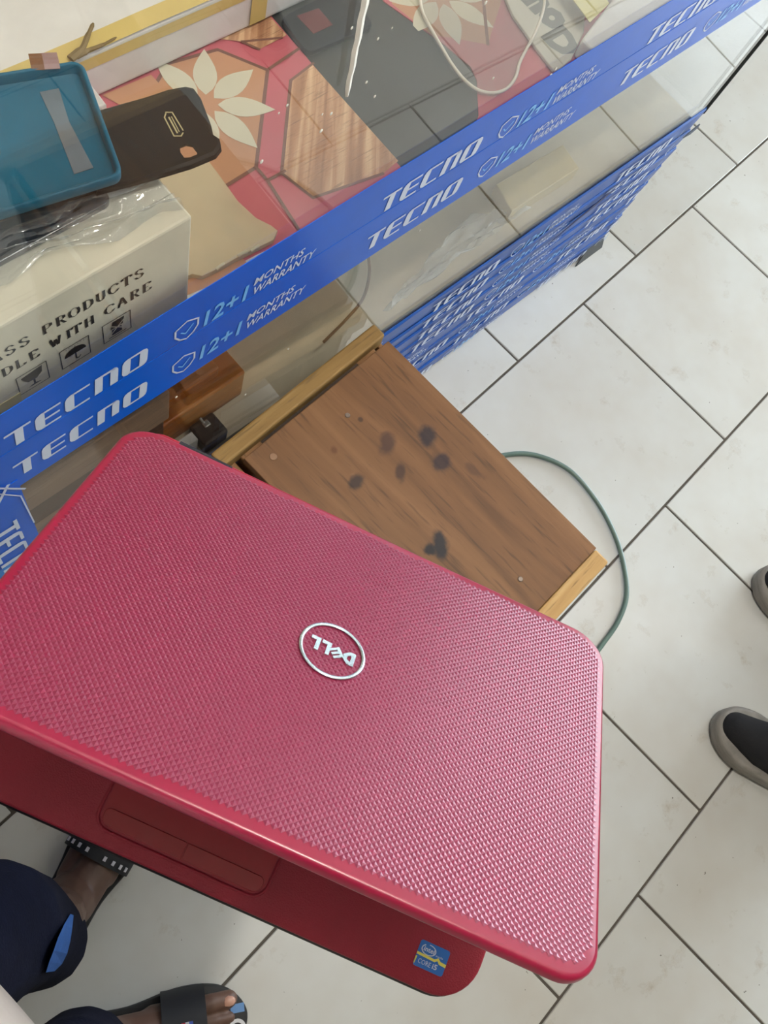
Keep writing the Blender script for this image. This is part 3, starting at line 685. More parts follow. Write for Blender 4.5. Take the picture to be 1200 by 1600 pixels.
# blue phone cover: an open tray
def tray(name, corners, z, h, rad, m_, parent, th=.0035, tilt=None):
    bm = BM(); outer = rounded(corners, rad, 7); cx = sum((v for v in outer), Vector((0, 0)))/len(outer)
    n = len(outer)
    def off(pts, d):
        out = []
        for i in range(n):
            e1 = pts[i]-pts[i-1]; e2 = pts[(i+1) % n]-pts[i]
            nn = (Vector((-e1.y, e1.x)).normalized()+Vector((-e2.y, e2.x)).normalized()).normalized(); out.append(pts[i]+nn*d)
        return out
    area = sum(outer[i-1].x*outer[i].y-outer[i].x*outer[i-1].y for i in range(n))
    if area < 0: outer.reverse()
    prof = [(0.012, 0.0), (.003, .001), (0.0, .005), (0.0, h-.001), (.001, h), (th-.001, h), (th, h-.001), (th+.001, .005), (th+.006, .0028)]
    R_ = [[bm.verts.new((v.x, v.y, z+zz_)) for v in off(outer, d)] for d, zz_ in prof]
    for a_, b_ in zip(R_, R_[1:]):
        for i in range(n): bm.faces.new((a_[i-1], a_[i], b_[i], b_[i-1]))
    bm.faces.new(list(reversed(R_[0]))); bm.faces.new(R_[-1])
    bmesh.ops.recalc_face_normals(bm, faces=bm.faces)
    if tilt is not None: bm.transform(tilt)
    o = obj(name, bm, m_, parent); smooth_angle(o, 50); return o
BZc = .928
cv = cthing('blue_phone_cover', 'teal blue phone cover lying open side up on the wrapped screen', 'phone cover')
top = [atc(x, y, BZc+.014) for x, y in ((128, 92), (193, 272), (-60, 350), (-60, 122))]
tray('shell', [(v.x, v.y) for v in top], BZc, .014, [.010, .010, .012, .012], mat('teal_blue_plastic', (0, 94, 124), rough=.45, spec=.25, var=.15, vscale=15), cv)
ql = [atc(x, y, BZc+.0034) for x, y in ((62, 144), (92, 138), (108, 190), (146, 262), (116, 272), (84, 190))]
bm = BM(); prism(bm, [(v.x, v.y) for v in ql], BZc+.0030, BZc+.0036); obj('adhesive_residue', bm, mat('grey_residue', (104, 116, 128), rough=.5, var=.2, vscale=40), cv, label='grey strip of old adhesive')
# flex ribbon sticking out behind the blue cover
r = cthing('flex_ribbon', 'short copper flex ribbon sticking out behind the blue cover', 'cable')
a_ = atc(48, 104, BZc+.013); b_ = atc(93, 102, BZc+.013); d_ = (b_-a_); n_ = Vector((-d_.y, d_.x, 0)).normalized()
def ribbon(bm, u0, u1, mi, lift):
    pr = []
    for k in range(6):
        base = n_*(-.004+.0036*k)+Vector((0, 0, lift+.002*math.sin(k*.9)))
        pr.append((bm.verts.new(a_+d_*u0+base), bm.verts.new(a_+d_*u1+base)))
    for p0, p1 in zip(pr, pr[1:]): bm.faces.new((p0[0], p0[1], p1[1], p1[0]))
    g = bmesh.ops.extrude_face_region(bm, geom=list(bm.faces)); bmesh.ops.translate(bm, verts=[v for v in g['geom'] if isinstance(v, bmesh.types.BMVert)], vec=(0, 0, .0006))
bm = BM(); ribbon(bm, 0, .46, 0, 0); obj('copper_side', bm, mat('copper_flex', (120, 74, 36), rough=.4), r)
bm = BM(); ribbon(bm, .46, 1, 0, .0003); obj('connector', bm, mat('mauve_flex', (150, 118, 118), rough=.4), r)

# black phone back cover, partly under the blue one
bc = cthing('black_phone_cover', 'black phone back cover with a camera hole, poking out under the blue cover', 'phone cover')
KZ = .9105
pts = [(150, 172), (226, 150), (262, 138), (290, 133), (303, 136), (315, 152), (331, 192), (335, 210), (345, 217), (347, 230), (338, 242), (300, 258), (240, 276), (150, 300)]
out2 = [Vector((atc(x, y, KZ+.004).x, atc(x, y, KZ+.004).y)) for x, y in pts]
hole = [Vector((atc(x, y, KZ+.003).x, atc(x, y, KZ+.003).y)) for x, y in ((281, 231), (291, 227), (301, 229), (308, 238), (308, 246), (299, 249), (288, 248), (282, 240))]
bm = BM()
def ringloop(poly, z): return [bm.verts.new((v.x, v.y, z)) for v in poly]
cen = sum(out2, Vector((0, 0)))/len(out2)
sh_ = lambda d: [v+(cen-v).normalized()*d for v in out2]
L0 = ringloop(out2, KZ-.001); L1 = ringloop(sh_(.0012), KZ+.0035); L2_ = ringloop(sh_(.004), KZ+.005); L3 = ringloop(sh_(.0075), KZ+.0043)
for a_, b_ in ((L0, L1), (L1, L2_), (L2_, L3)):
    for i in range(len(a_)): bm.faces.new((a_[i-1], a_[i], b_[i], b_[i-1]))
H0 = ringloop(hole, KZ+.0043); H1 = ringloop(hole, KZ+.002)
for i in range(len(H0)): bm.faces.new((H0[i-1], H0[i], H1[i], H1[i-1]))
es = [bm.edges.get((L3[i-1], L3[i])) for i in range(len(L3))]+[bm.edges.get((H0[i-1], H0[i])) for i in range(len(H0))]
bmesh.ops.triangle_fill(bm, edges=es, use_beauty=True)
bmesh.ops.recalc_face_normals(bm, faces=bm.faces)
o = obj('shell', bm, mat('black_plastic', (22, 23, 24), rough=.45, spec=.25), bc); smooth_angle(o, 35)
md = o.modifiers.new('thickness', 'SOLIDIFY'); md.thickness = .0012; md.offset = -1
p = Pr()
def onk(x, y): q = atc(x, y, KZ+.0046); return (q.x, q.y)
p.line([onk(*q) for q in ((259, 178), (257, 184), (272, 213), (283, 213), (286, 208))], .0011, 0); p.line([onk(*q) for q in ((259, 176), (269, 176), (286, 204))], .0011, 0)
p.line([onk(*q) for q in ((264, 184), (277, 208))], .0014, 0); p.line([onk(*q) for q in ((268, 183), (280, 206))], .0008, 0)
obj('speaker_mark', p.mesh(lambda x_, y_: (x_, y_, KZ+.0050)), [mat('tan_print', (196, 182, 140), rough=.5)], bc, label='tan outlined mark')

# yellowed clear case lying between the carton and the mat pattern, white card under it
ys = mat('yellowed_soft_plastic', (228, 212, 178), rough=.32, spec=.5, alpha=.62, var=.08, vscale=12)
r = cthing('yellowed_phone_case', 'yellowed translucent soft phone case beside the cream carton', 'phone case')
CZ2 = Z0+.0085
pts = [(215, 262), (322, 246), (342, 272), (372, 314), (400, 340), (424, 352), (434, 360), (428, 374), (400, 388), (368, 404), (340, 420), (316, 431), (300, 428), (275, 440), (215, 420)]
cs = [(atc(x, y, CZ2).x, atc(x, y, CZ2).y) for x, y in pts]
bm = BM(); prism(bm, cs, Z0+.001, CZ2, bevel=.0008, seg=2); obj('shell', bm, ys, r)
for x0, y0, x1, y1 in ((338, 421, 350, 412), (372, 400, 386, 393), (392, 392, 404, 384)):
    bm = BM(); u = atc(x0, y0, CZ2); v = atc(x1, y1, CZ2); tube(bm, [u, (u+v)/2+Vector((0, 0, .001)), v], .0017, 6)
    obj('side_button', bm, mat('pale_button', (206, 198, 168), rough=.3), r)
r = cthing('white_card', 'white curved card under the yellowed case beside the blue tape', 'card')
pts = [(296, 418), (312, 424), (330, 430), (352, 424), (400, 398), (432, 384), (420, 400), (380, 428), (330, 462), (296, 478), (285, 450)]
cs = [(atc(x, y, Z0+.001).x, max(.009, atc(x, y, Z0+.001).y)) for x, y in pts]
bm = BM(); prism(bm, cs, MZ+.0004, MZ+.0010); obj('sheet', bm, mat('white_gloss_card', (208, 208, 206), rough=.35), r)

# black smartphone at the back, on the bare grey shelf
r = cthing('black_smartphone', 'glossy black smartphone on the grey shelf at the end of the wrapped package', 'phone')
cs = [(atc(x, y, Z0+.008).x, atc(x, y, Z0+.008).y) for x, y in ((438, 26), (482, 82), (585, 38), (545, -30))]
bm = BM(); prism(bm, rounded(cs, .009, 5), SH+.0004, SH+.009, bevel=.002); smooth_angle(obj('body', bm, mat('black_gloss', (20, 22, 30), rough=.35, spec=.3), r), 40)
ci = [(atc(x, y, Z0+.008).x, atc(x, y, Z0+.008).y) for x, y in ((464, 24), (490, 52), (520, 38), (498, 12))]
bm = BM(); prism(bm, ci, SH+.0090, SH+.0094); obj('red_reflection', bm, mat('dull_red_reflection', (92, 30, 38), rough=.2), r, label='dull red reflection painted on the phone')  # red reflection on the glossy phone, drawn as a coloured patch

# clear case with a white bumper rim, right of the grey gap
r = cthing('clear_phone_case', 'clear phone case with a white rounded rim on the right mat', 'phone case')
rim = [atc(x, y, Z0+.006) for x, y in ((655, -12), (660, 18), (672, 42), (688, 70), (706, 100), (726, 125), (748, 141), (772, 145), (792, 138), (806, 120), (812, 98), (822, 78), (838, 48), (850, 10), (850, -20))]
bm = BM(); tube(bm, spline(rim, 6), .0019, 8); obj('rim', bm, mat('white_soft_rim', (226, 220, 208), rough=.4), r, smooth=True, label='white rounded rim')
bm = BM(); prism(bm, [(v.x, v.y) for v in rim], MZ+.0005, MZ+.0016); obj('back_sheet', bm, glassy('clear_case_back', tint=(.95, .94, .94), haze=.12), r)
# pale pouch with large grey characters
r = cthing('printed_pouch', 'pale pouch with large grey round characters on the right mat', 'pouch')
pp = [atc(x, y, Z0+.005) for x, y in ((778, -30), (800, 22), (838, 76), (866, 112), (876, 108), (893, 92), (912, 50), (918, -30))]
bm = BM(); prism(bm, rounded([(v.x, max(.010, v.y)) for v in pp], .002, 2), MZ+.0018, Z0+.006, bevel=.0012); obj('pouch', bm, mat('pale_film', (198, 194, 182), rough=.4, var=.08), r)
p = Pr(); 
o_ = Vector(cpt(800, -8)); ux = (Vector(cpt(868, 62))-o_); ul = ux.length; ux.normalize(); uy = Vector((-ux.y, ux.x))
p2 = Pr(); p2.text('mo', 0, 0, ul*.92, .034, 0, bold=.07); p2.text('D', ul*.88, -.018, ul*.5, .040, 0, bold=.06)
p.p = p2.p
obj('lettering', p.mesh(lambda x_, y_: (*(o_+ux*x_+uy*(y_-.004)), Z0+.0064)), [mat('grey_print', (128, 128, 124), rough=.5)], r)
r = cthing('white_wrapped_box', 'white plastic-wrapped box against the glass by the grey lettered pouch', 'box')
q = [atc(x, y, Z0+.022) for x, y in ((884, 92), (915, 40), (935, 8), (1000, -60))]
bm = BM(); prism(bm, rounded([(q[0].x+.034, .010), (q[0].x+.034, q[0].y+.008), (q[2].x+.036, q[2].y), (q[2].x+.02, q[2].y+.11), (.54, .20), (.60, .010)], .006, 3), MZ+.0005, Z0+.028, bevel=.004, seg=3); obj('body', bm, pkm, r)
y0_ = atc(920, 18, Z0+.03); bm = BM(); prism(bm, [(y0_.x-.01, y0_.y-.012), (y0_.x+.035, y0_.y-.004), (y0_.x+.05, y0_.y+.05), (y0_.x+.0, y0_.y+.04)], Z0+.0282, Z0+.0290); obj('tape_patch', bm, mat('pale_yellow_tape', (216, 208, 150), rough=.4), r, label='pale yellow tape')

# ------------------------------------------------------------------ things in the lower compartment
LZ = BZ+.0005
dk = wood('dark_brown_wood', (52, 28, 14), (78, 44, 22), (98, 60, 34), scale=(3, 30, 30), rough=.5)
tan = wood('tan_board', (128, 98, 76), (150, 118, 92), (168, 136, 108), scale=(3, 30, 30), rough=.5)
amber = wood('amber_varnished_wood', (150, 76, 4), (186, 100, 8), (208, 122, 20), scale=(4, 22, 22), rough=.32)
r = cthing('wooden_drawer_box', 'brown wooden box with a tan top board behind the lower glass', 'box')
def zt(x, y, t): q = atp(x, y, t); return q
a1 = zt(105, 752, .05); a2 = zt(290, 640, .05)
bm = BM(); box(bm, (-.700, .070, .495), (.196, .092, .068), bevel=.002); obj('front_board', bm, dk, r)
bm = BM(); box(bm, (-.700, .066, .566), (.200, .100, .070), bevel=.003); obj('top_board', bm, tan, r)
bm = BM(); box(bm, (-.700, .067, (LZ+.459)/2), (.198, .098, .459-LZ), bevel=.002); obj('bottom_board', bm, tan, r)
bm = BM(); tube(bm, [(-.645, .030, .600), (-.650, .029, .617), (-.642, .030, .634)], .0018, 6); obj('twisted_wire', bm, mat('brown_wire', (90, 66, 50), rough=.6), r)
r = cthing('amber_wooden_block', 'amber varnished wooden block with a stepped edge behind the lower glass', 'block')
bm = BM(); box(bm, (-.522, .092, LZ+.034), (.150, .085, .068), bevel=.003); obj('body', bm, amber, r)
bm = BM(); box(bm, (-.538, .098, LZ+.080), (.116, .066, .024), bevel=.004); obj('stepped_top', bm, amber, r)
r = cthing('dark_adapter', 'small dark adapter with a bright metal tip behind the stool edge', 'adapter')
bm = BM(); box(bm, (-.526, .026, LZ+.015), (.040, .036, .030), bevel=.004); obj('housing', bm, mat('dark_brown_plastic', (62, 48, 42), rough=.4), r)
bm = BM(); box(bm, (-.526, .032, LZ+.033), (.010, .010, .006), bevel=.0015); tube(bm, [(-.528, .034, LZ+.035), (-.530, .041, LZ+.042)], .0018, 6); obj('metal_tip', bm, mat('bright_metal', (215, 210, 205), rough=.25, metal=.8), r)
r = cthing('white_leaflet', 'white leaflet on the bottom board beside the dark adapter', 'paper')
bm = BM(); box(bm, (-.567, .027, LZ+.018), (.036, .014, .036), bevel=.001); obj('sheet', bm, mat('white_paper', (214, 212, 210), rough=.6), r)
r = cthing('plastic_bag', 'crumpled translucent white bag on the bottom board behind the lower glass', 'bag')
q4 = [atc(x, y, LZ+.01) for x, y in ((612, 500), (690, 440), (838, 330), (735, 335))]
obj('bag', sheet([(v.x, max(.030, v.y), LZ+.008) for v in q4], 26, 16, .018, 6, 5.0), glassy('milky_film', tint=(.95, .95, .95), ior=1.5, rough=.15, haze=.55, hazecol=(.85, .85, .82), hscale=12), r, smooth=True)
r = cthing('yellow_carton', 'flat pale yellow carton behind the lower glass near its right end', 'box')
q4 = [atc(x, y, LZ+.03) for x, y in ((800, 330), (905, 262), (880, 225), (775, 288))]
bm = BM(); prism(bm, [(v.x, v.y) for v in q4], LZ, LZ+.03, bevel=.002); obj('body', bm, mat('pale_yellow_card', (226, 204, 150), rough=.6, var=.12), r)
r = cthing('brown_cord', 'thin brown cord hanging in a curve behind the lower glass', 'cord')
bm = BM(); tube(bm, spline([atp(575, 395, .03), atp(577, 430, .03), atp(566, 468, .03), atp(540, 500, .03), atp(505, 535, .03)], 6), .0022, 6); obj('cord', bm, mat('dull_brown_cord', (132, 96, 70), rough=.6), r, smooth=True)

# ------------------------------------------------------------------ wooden stool
SX0, SX1, SY0, SY1, SZ = -.722, -.4345, -.338, .1165, .45
stool = empty('wooden_stool', ((SX0+SX1)/2, (SY0+SY1)/2, 0), 'low brown wooden stool with ink stains and pale end battens', 'stool')
OX, OY = (SX0+SX1)/2, (SY0+SY1)/2
def st(x, y): q = at(x, y, SZ); return q.x-OX, q.y-OY
def stain(x, y, px, py, ang, col, amt): a = st(x, y); return (a[0], a[1], px, py, math.radians(ang), col, amt)
stains = [stain(668, 682, .019, .013, 30, (30, 26, 36), .88), stain(690, 722, .017, .014, -40, (40, 28, 36), .85), stain(604, 694, .018, .012, 35, (62, 40, 34), .8),
          stain(626, 738, .016, .008, 45, (56, 36, 30), .8), stain(557, 752, .014, .011, 0, (36, 28, 30), .85), stain(742, 736, .016, .007, -80, (80, 52, 36), .7),
          stain(686, 852, .022, .012, 55, (18, 20, 28), .97), stain(672, 858, .009, .009, 0, (14, 16, 24), .97), stain(522, 703, .006, .006, 0, (96, 56, 28), .8), stain(563, 655, .004, .004, 0, (60, 40, 26), .8)]
ply = wood('brown_plywood', (98, 66, 38), (120, 83, 50), (138, 99, 64), scale=(30, 2.6, 30), rough=.5, stains=stains)
batten = wood('pale_batten', (168, 130, 78), (192, 154, 98), (208, 174, 120), scale=(3.5, 40, 40), rough=.6)
def sbox(name, c, s, m_, bevel=.002, label=None):
    bm = BM(); box(bm, c, s, bevel=bevel); return obj(name, bm, m_, stool, world=True, label=label)
b0 = at(607, 526, SZ).y; b1 = at(933, 856, SZ).y
sbox('seat_board', ((SX0+.0185+SX1)/2, (b0-.004+b1)/2, SZ-.008), (SX1-SX0-.0185, b0-.004-b1-.0006, .016), ply, .0012)
sbox('gap_shade_strip', ((SX0+SX1)/2, b0-.004, SZ-.030), (SX1-SX0-.07, .030, .022), wood('gap_shade_brown', (40, 28, 20), (52, 38, 28), (64, 48, 34)))  # dark strip added below the batten gap, standing in for its shade
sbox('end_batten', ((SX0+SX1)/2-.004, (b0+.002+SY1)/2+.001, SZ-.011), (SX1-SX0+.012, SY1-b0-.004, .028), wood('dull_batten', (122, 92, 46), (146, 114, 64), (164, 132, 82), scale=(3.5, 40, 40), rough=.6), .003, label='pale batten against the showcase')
sbox('end_batten', ((SX0+SX1)/2-.002, (b1+SY0)/2, SZ-.012), (SX1-SX0, b1-SY0, .026), batten, .003, label='pale batten at the aisle end')
side = wood('added_side_brown', (58, 36, 20), (78, 50, 28), (98, 66, 40), scale=(30, 3, 30), rough=.6)
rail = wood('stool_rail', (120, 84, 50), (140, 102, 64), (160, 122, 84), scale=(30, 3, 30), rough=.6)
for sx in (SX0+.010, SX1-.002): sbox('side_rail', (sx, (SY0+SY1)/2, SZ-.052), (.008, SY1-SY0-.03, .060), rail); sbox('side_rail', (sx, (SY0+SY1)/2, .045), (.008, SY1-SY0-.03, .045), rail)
for sx in (SX0+.016, SX1-.007): sbox('added_side_board', (sx, (SY0+SY1)/2, .20), (.008, SY1-SY0-.03, .34), side)  # unseen boards added so the showcase glass mirrors brown instead of bright floor
for sx in (SX0+.040, SX1-.032):
    for sy in (SY0+.03, SY1-.03): sbox('leg', (sx, sy, (SZ-.018)/2), (.036, .036, SZ-.018), rail, .003)
sbox('stretcher', ((SX0+SX1)/2, SY0+.03, .12), (SX1-SX0-.07, .018, .035), rail); sbox('stretcher', ((SX0+SX1)/2, SY1-.03, .12), (SX1-SX0-.07, .018, .035), rail)
for x, y, nm in ((427, 714, 'nail_head'), (543, 649, 'screw'), (813, 905, 'screw')):
    q = at(x, y, SZ); bm = BM(); bmesh.ops.create_cone(bm, cap_ends=True, segments=16, radius1=.0052 if nm == 'nail_head' else .004, radius2=.0045 if nm == 'nail_head' else .003, depth=.0016, matrix=Matrix.Translation(q+Vector((0, 0, .0004))))
    if nm == 'screw': box(bm, (q.x, q.y, q.z+.0012), (.006, .0012, .0006), Matrix.Identity(4))
    obj(nm, bm, mat('worn_'+nm, (150, 118, 92) if nm == 'nail_head' else (120, 108, 98), rough=.35, metal=.5), stool, world=True)

# ------------------------------------------------------------------ green hose on the floor
pts = [at(x, y, .007) for x, y in ((700, 760), (745, 725), (795, 710), (840, 712), (890, 735), (930, 780), (958, 830), (974, 880), (979, 930), (966, 970), (944, 1003), (915, 1040), (870, 1085), (800, 1120))]
bm = BM(); tube(bm, spline(pts, 8), .0046, 10)
solo('green_hose', bm, mat('green_plastic_hose', (98, 122, 114), rough=.35, var=.15, vscale=10), 'thin grey-green hose curving over the floor tiles past the stool', 'hose', smooth=True)

# ------------------------------------------------------------------ laptop (lid half closed, held over the floor)
LM = Matrix(((-.3649, -.7904, .4921, -.775), (.9304, -.3285, .1623, -.3179), (.0334, .5171, .8553, .9416), (0, 0, 0, 1)))
q_ = LM.to_quaternion(); LM = Matrix.Translation(LM.translation) @ q_.to_matrix().to_4x4()
LW, LH, LTH = .374, .2583, .5952
lap = empty('laptop', LM, 'red laptop with a diamond-textured lid, half open above the stool', 'laptop')
def red(name, col, rough, coat, **k): return mat(name, col, rough=rough, coat=coat, **k)
lid_m = red('crimson_lid_plastic', (122, 3, 52), .34, .85, coat_r=.30, metal=.12)
lid_m.node_tree.nodes['Principled BSDF'].inputs['Specular Tint'].default_value = (1, .72, .86, 1)
rim_m = red('crimson_lid_rim', (140, 6, 52), .34, .15, coat_r=.2)
deck_m = red('dark_red_deck', (150, 10, 42), .5, .1, coat_r=.3, bump=.35, bscale=900, var=.1, vscale=30)
pad_m = red('deep_red_pad', (152, 4, 30), .42, .1)
blk = mat('black_laptop_plastic', (22, 20, 22), rough=.5)
lo = [(0, -.0125), (LW, .002), (LW, LH+.0005), (0, LH-.001)]
lrad = [.026, .024, .022, .024]
lidpoly = rounded(lo, lrad, 10)
bm = BM(); prism(bm, lidpoly, -.0095, 0.0, bevel=.0032, seg=4); smooth_angle(obj('lid', bm, rim_m, lap), 35)
# lattice of small pyramids moulded into the lid
def inside(p, poly):
    c = False; n = len(poly)
    for i in range(n):
        a, b = poly[i-1], poly[i]
        if (a[1] > p[1]) != (b[1] > p[1]) and p[0] < (b[0]-a[0])*(p[1]-a[1])/(b[1]-a[1])+a[0]: c = not c
    return c
ins = rounded([(.006, -.006), (LW-.006, .009), (LW-.006, LH-.0075), (.006, LH-.009)], .019, 8)
pit = .0030; hgt = .00027; bm = BM(); V = {}
def gv(i, j):
    if (i, j) not in V:
        V[(i, j)] = bm.verts.new(((i-j)*pit*.7071, (i+j)*pit*.7071, .00015))
    return V[(i, j)]
for i in range(-110, 240):
    for j in range(-130, 170):
        c = ((i-j)*pit*.7071, (i+j+1)*pit*.7071)
        if not (-.01 < c[0] < LW+.01 and -.02 < c[1] < LH+.01): continue
        if not inside(c, ins): continue
        q = [gv(i, j), gv(i+1, j), gv(i+1, j+1), gv(i, j+1)]; a_ = bm.verts.new((c[0], c[1], .00015+hgt))
        for k in range(4): bm.faces.new((q[k], q[(k+1) % 4], a_))
bmesh.ops.recalc_face_normals(bm, faces=bm.faces)
tag(obj('lid_texture', bm, lid_m, lap), kind='stuff')
# badge
cx, cy = .1893, .1203
mm = mat('brushed_chrome', (205, 222, 228), rough=.25, metal=.85)
bm = BM(); tube(bm, [(cx+.0205*math.cos(2*PI*k/48), cy+.0205*math.sin(2*PI*k/48), .0010) for k in range(48)], .00125, 8, closed=True, flat=.6)
badge = obj('badge', bm, mm, lap, smooth=True, label='round chrome badge reading DELL')
p = Pr()
def dl(pts): p.poly([(cx-.0150+a, cy-.0052+b) for a, b in pts])
h = .0104
dl([(0, 0), (.0042, 0), (.0078, .0034), (.0078, .0070), (.0042, h), (0, h), (0, h-.0028), (.0034, h-.0028), (.0050, .0064), (.0050, .0040), (.0034, .0026), (.0026, .0026), (.0026, h-.0028), (0, h-.0028)])
E_ = Matrix.Rotation(math.radians(38), 2)
def rotE(pts):
    c = Vector((.0118, h/2)); return [tuple(c+E_ @ (Vector(q)-c)) for q in pts]
dl(rotE([(.0086, .0014), (.0108, .0014), (.0108, .0090), (.0086, .0090)]))
for yy in (.0014, .0043, .0072): dl(rotE([(.0106, yy), (.0158, yy), (.0158, yy+.0018), (.0106, yy+.0018)]))
dl([(.0164, 0), (.0226, 0), (.0226, .0026), (.0190, .0026), (.0190, h), (.0164, h)])
dl([(.0236, 0), (.0298, 0), (.0298, .0026), (.0262, .0026), (.0262, h), (.0236, h)])
bm = p.mesh(lambda x, y: (x, y, .0012)); g = bmesh.ops.extrude_face_region(bm, geom=list(bm.faces)); bmesh.ops.translate(bm, verts=[v for v in g['geom'] if isinstance(v, bmesh.types.BMVert)], vec=(0, 0, -.0008))
obj('lettering', bm, mm, badge)
# screen side of the lid
bm = BM(); prism(bm, rounded([(.008, .004), (LW-.008, .010), (LW-.008, LH-.008), (.008, LH-.009)], .016, 6), -.0115, -.0095); obj('screen_bezel', bm, blk, lap)
bm = BM(); box(bm, (LW/2, LH/2+.004, -.0117), (.344, .194, .0006)); obj('screen', bm, mat('dark_screen', (14, 15, 18), rough=.2, coat=.4), lap)
# base: its own frame, turned down from the lid about the hinge
c_, s_ = math.cos(LTH), math.sin(LTH)
BMx = Matrix(((1, 0, 0, 0), (0, c_, s_, -.012*s_), (0, -s_, c_, -.012*c_), (0, 0, 0, 1)))
def lb(name, bm, m_, parent=lap, **k): bm.transform(BMx); return obj(name, bm, m_, parent, **k)
bo = [(.0045, -.010), (LW-.004, -.004), (LW-.004, .2578), (.0045, .2568)]
bpoly = rounded(bo, [.02, .02, .026, .0285], 9)
deck = None
bm = BM(); prism(bm, bpoly, -.0075, -.0005, bevel=.0022, seg=3); deck = smooth_angle(lb('palm_rest', bm, deck_m), 35)
bm = BM(); prism(bm, rounded([(.0030, -.0095), (LW-.0025, -.0035), (LW-.0025, .2597), (.0030, .2587)], [.02, .02, .027, .0295], 9), -.026, -.0070, bevel=.004, seg=3); smooth_angle(lb('bottom_shell', bm, blk), 35)
# raised frame round the touchpad, pad and two buttons
fr = Pr(); fp = rounded([(.2735, .150), (.2735, .2478), (.1555, .2478), (.1555, .150)], [0, .011, .011, 0], 6)
bm = BM(); tube(bm, [(q.x, q.y, -.0004) for q in fp], .0013, 6, flat=.6); lb('touchpad_rim', bm, deck_m, deck, smooth=True)
bm = BM(); prism(bm, rounded([(.2715, .152), (.2715, .2455), (.1575, .2455), (.1575, .152)], [.004, .009, .009, .004], 5), -.0010, -.0003); tp_ = lb('touchpad', bm, pad_m, deck)
for x0, x1, ra in ((.2141, .2698, [.001, .007, .003, .001]), (.1590, .2135, [.003, .007, .001, .001])):
    rr = [.001, .001, .007, .003] if x0 > .2 else [.003, .007, .001, .001]
    pts = [(x0, .2342), (x0, .2448), (x1, .2448), (x1, .2342)] 
    bm = BM(); prism(bm, rounded(pts, [.001, .001, .006, .004] if x0 > .2 else [.004, .006, .001, .001], 5), -.0008, .0005, bevel=.0004, seg=2)
    lb('touchpad_button', bm, red('deep_red_button', (146, 2, 24), .4, .15), deck)
bm = BM(); prism(bm, rounded([(.2145, .2338), (.2145, .2340), (.2130, .2340), (.2130, .2338)], 0), -.0004, .0001); bm.free()
# processor sticker
sx0, sx1, sy0, sy1 = .0277, .0490, .2283, .2446
bm = BM(); prism(bm, rounded([(sx0, sy0), (sx1, sy0), (sx1, sy1), (sx0, sy1)], .0016, 4), -.0004, 0.0)
stk = lb('sticker', bm, mat('blue_sticker', (20, 104, 190), rough=.3), lap, label='blue and yellow processor sticker')
def U(x, y): return (sx1-x*(sx1-sx0), sy1-y*(sy1-sy0), .0002)
SM = [M['ink'], mat('sticker_yellow', (226, 216, 96), rough=.35)]
p = Pr(); p.line([(.33+.23*math.cos(q*PI/14+2.3), .72+.19*math.sin(q*PI/14+2.3)) for q in range(26)], .035); p.text('intel', .16, .64, .36, .19, 0, shear=.05, bold=.02)
p.text('inside', .60, .60, .24, .08, 0); p.poly([(0, .43), (.62, .40), (.70, .48), (.78, .38), (1, .36), (1, .48), (.80, .50), (.70, .60), (.60, .50), (0, .53)], 1)
p.text('CORE', .12, .14, .42, .18, 0); p.text('i5', .60, .14, .16, .2, 0, bold=.02); p.poly([(0, .10), (.03, .06), (.05, .36), (0, .36)], 1)
lb('lettering', p.mesh(lambda x, y: U(x, y)), SM, stk)
# hinge barrels, keyboard under the lid
for x0 in (.05, .30):
    bm = BM(); tube(bm, [(x0, -.002, -.0065), (x0+.04, -.002, -.0065)], .0045, 10); obj('hinge', bm, blk, lap)
bm = BM()
for ry in range(6):
    for kx in range(15): box(bm, (.045+kx*.0203, .030+ry*.0188, .0006), (.0172, .0158, .0024), bevel=.0012, seg=1)
tag(lb('keyboard', bm, blk, deck), kind='stuff')

# ------------------------------------------------------------------ people
def cap(bm, a, b, ra, rb, fl=1.0, n=5):
    """tapered round limb section as overlapping spheres and a cone"""
    a = Vector(a); b = Vector(b); d = b-a
    for p_, r_ in ((a, ra), (b, rb)): bmesh.ops.create_uvsphere(bm, u_segments=14, v_segments=10, radius=r_, matrix=Matrix.Translation(p_))
    if d.length > 1e-5:
        rot = Vector((0, 0, 1)).rotation_difference(d).to_matrix().to_4x4()
        bmesh.ops.create_cone(bm, cap_ends=True, segments=14, radius1=ra, radius2=rb, depth=d.length, matrix=Matrix.Translation((a+b)/2) @ rot)
def ell(bm, c, r, rz=0.0):
    bmesh.ops.create_uvsphere(bm, u_segments=18, v_segments=12, radius=1, matrix=Matrix.Translation(Vector(c)) @ Matrix.Rotation(rz, 4, 'Z') @ Matrix.Diagonal((*r, 1)))
def chain(bm, pts):
    for (p0, r0), (p1, r1) in zip(pts, pts[1:]): cap(bm, p0, p1, r0, r1)
def fuse(name, bm, m_, parent, vox=.005, it=6, fac=.5, cut=None):
    """one continuous skin over overlapping limb sections"""
    me = bpy.data.meshes.new(name); bm.to_mesh(me); bm.free()
    o = link(bpy.data.objects.new(name, me))
    md = o.modifiers.new('r', 'REMESH'); md.mode = 'VOXEL'; md.voxel_size = vox
    ms = o.modifiers.new('s', 'SMOOTH'); ms.iterations = it; ms.factor = fac
    dg = bpy.context.evaluated_depsgraph_get(); m2 = bpy.data.meshes.new_from_object(o.evaluated_get(dg))
    o.modifiers.clear(); o.data = m2; m2.name = name; bpy.data.meshes.remove(me)
    if parent is not None: m2.transform(WM[parent.name].inverted()); o.parent = parent; WM[o.name] = WM[parent.name].copy()
    m2.materials.clear(); m2.materials.append(m_)
    for p_ in m2.polygons: p_.use_smooth = True
    return o
skin = mat('dark_brown_skin', (96, 70, 58), rough=.5, var=.18, vscale=25)
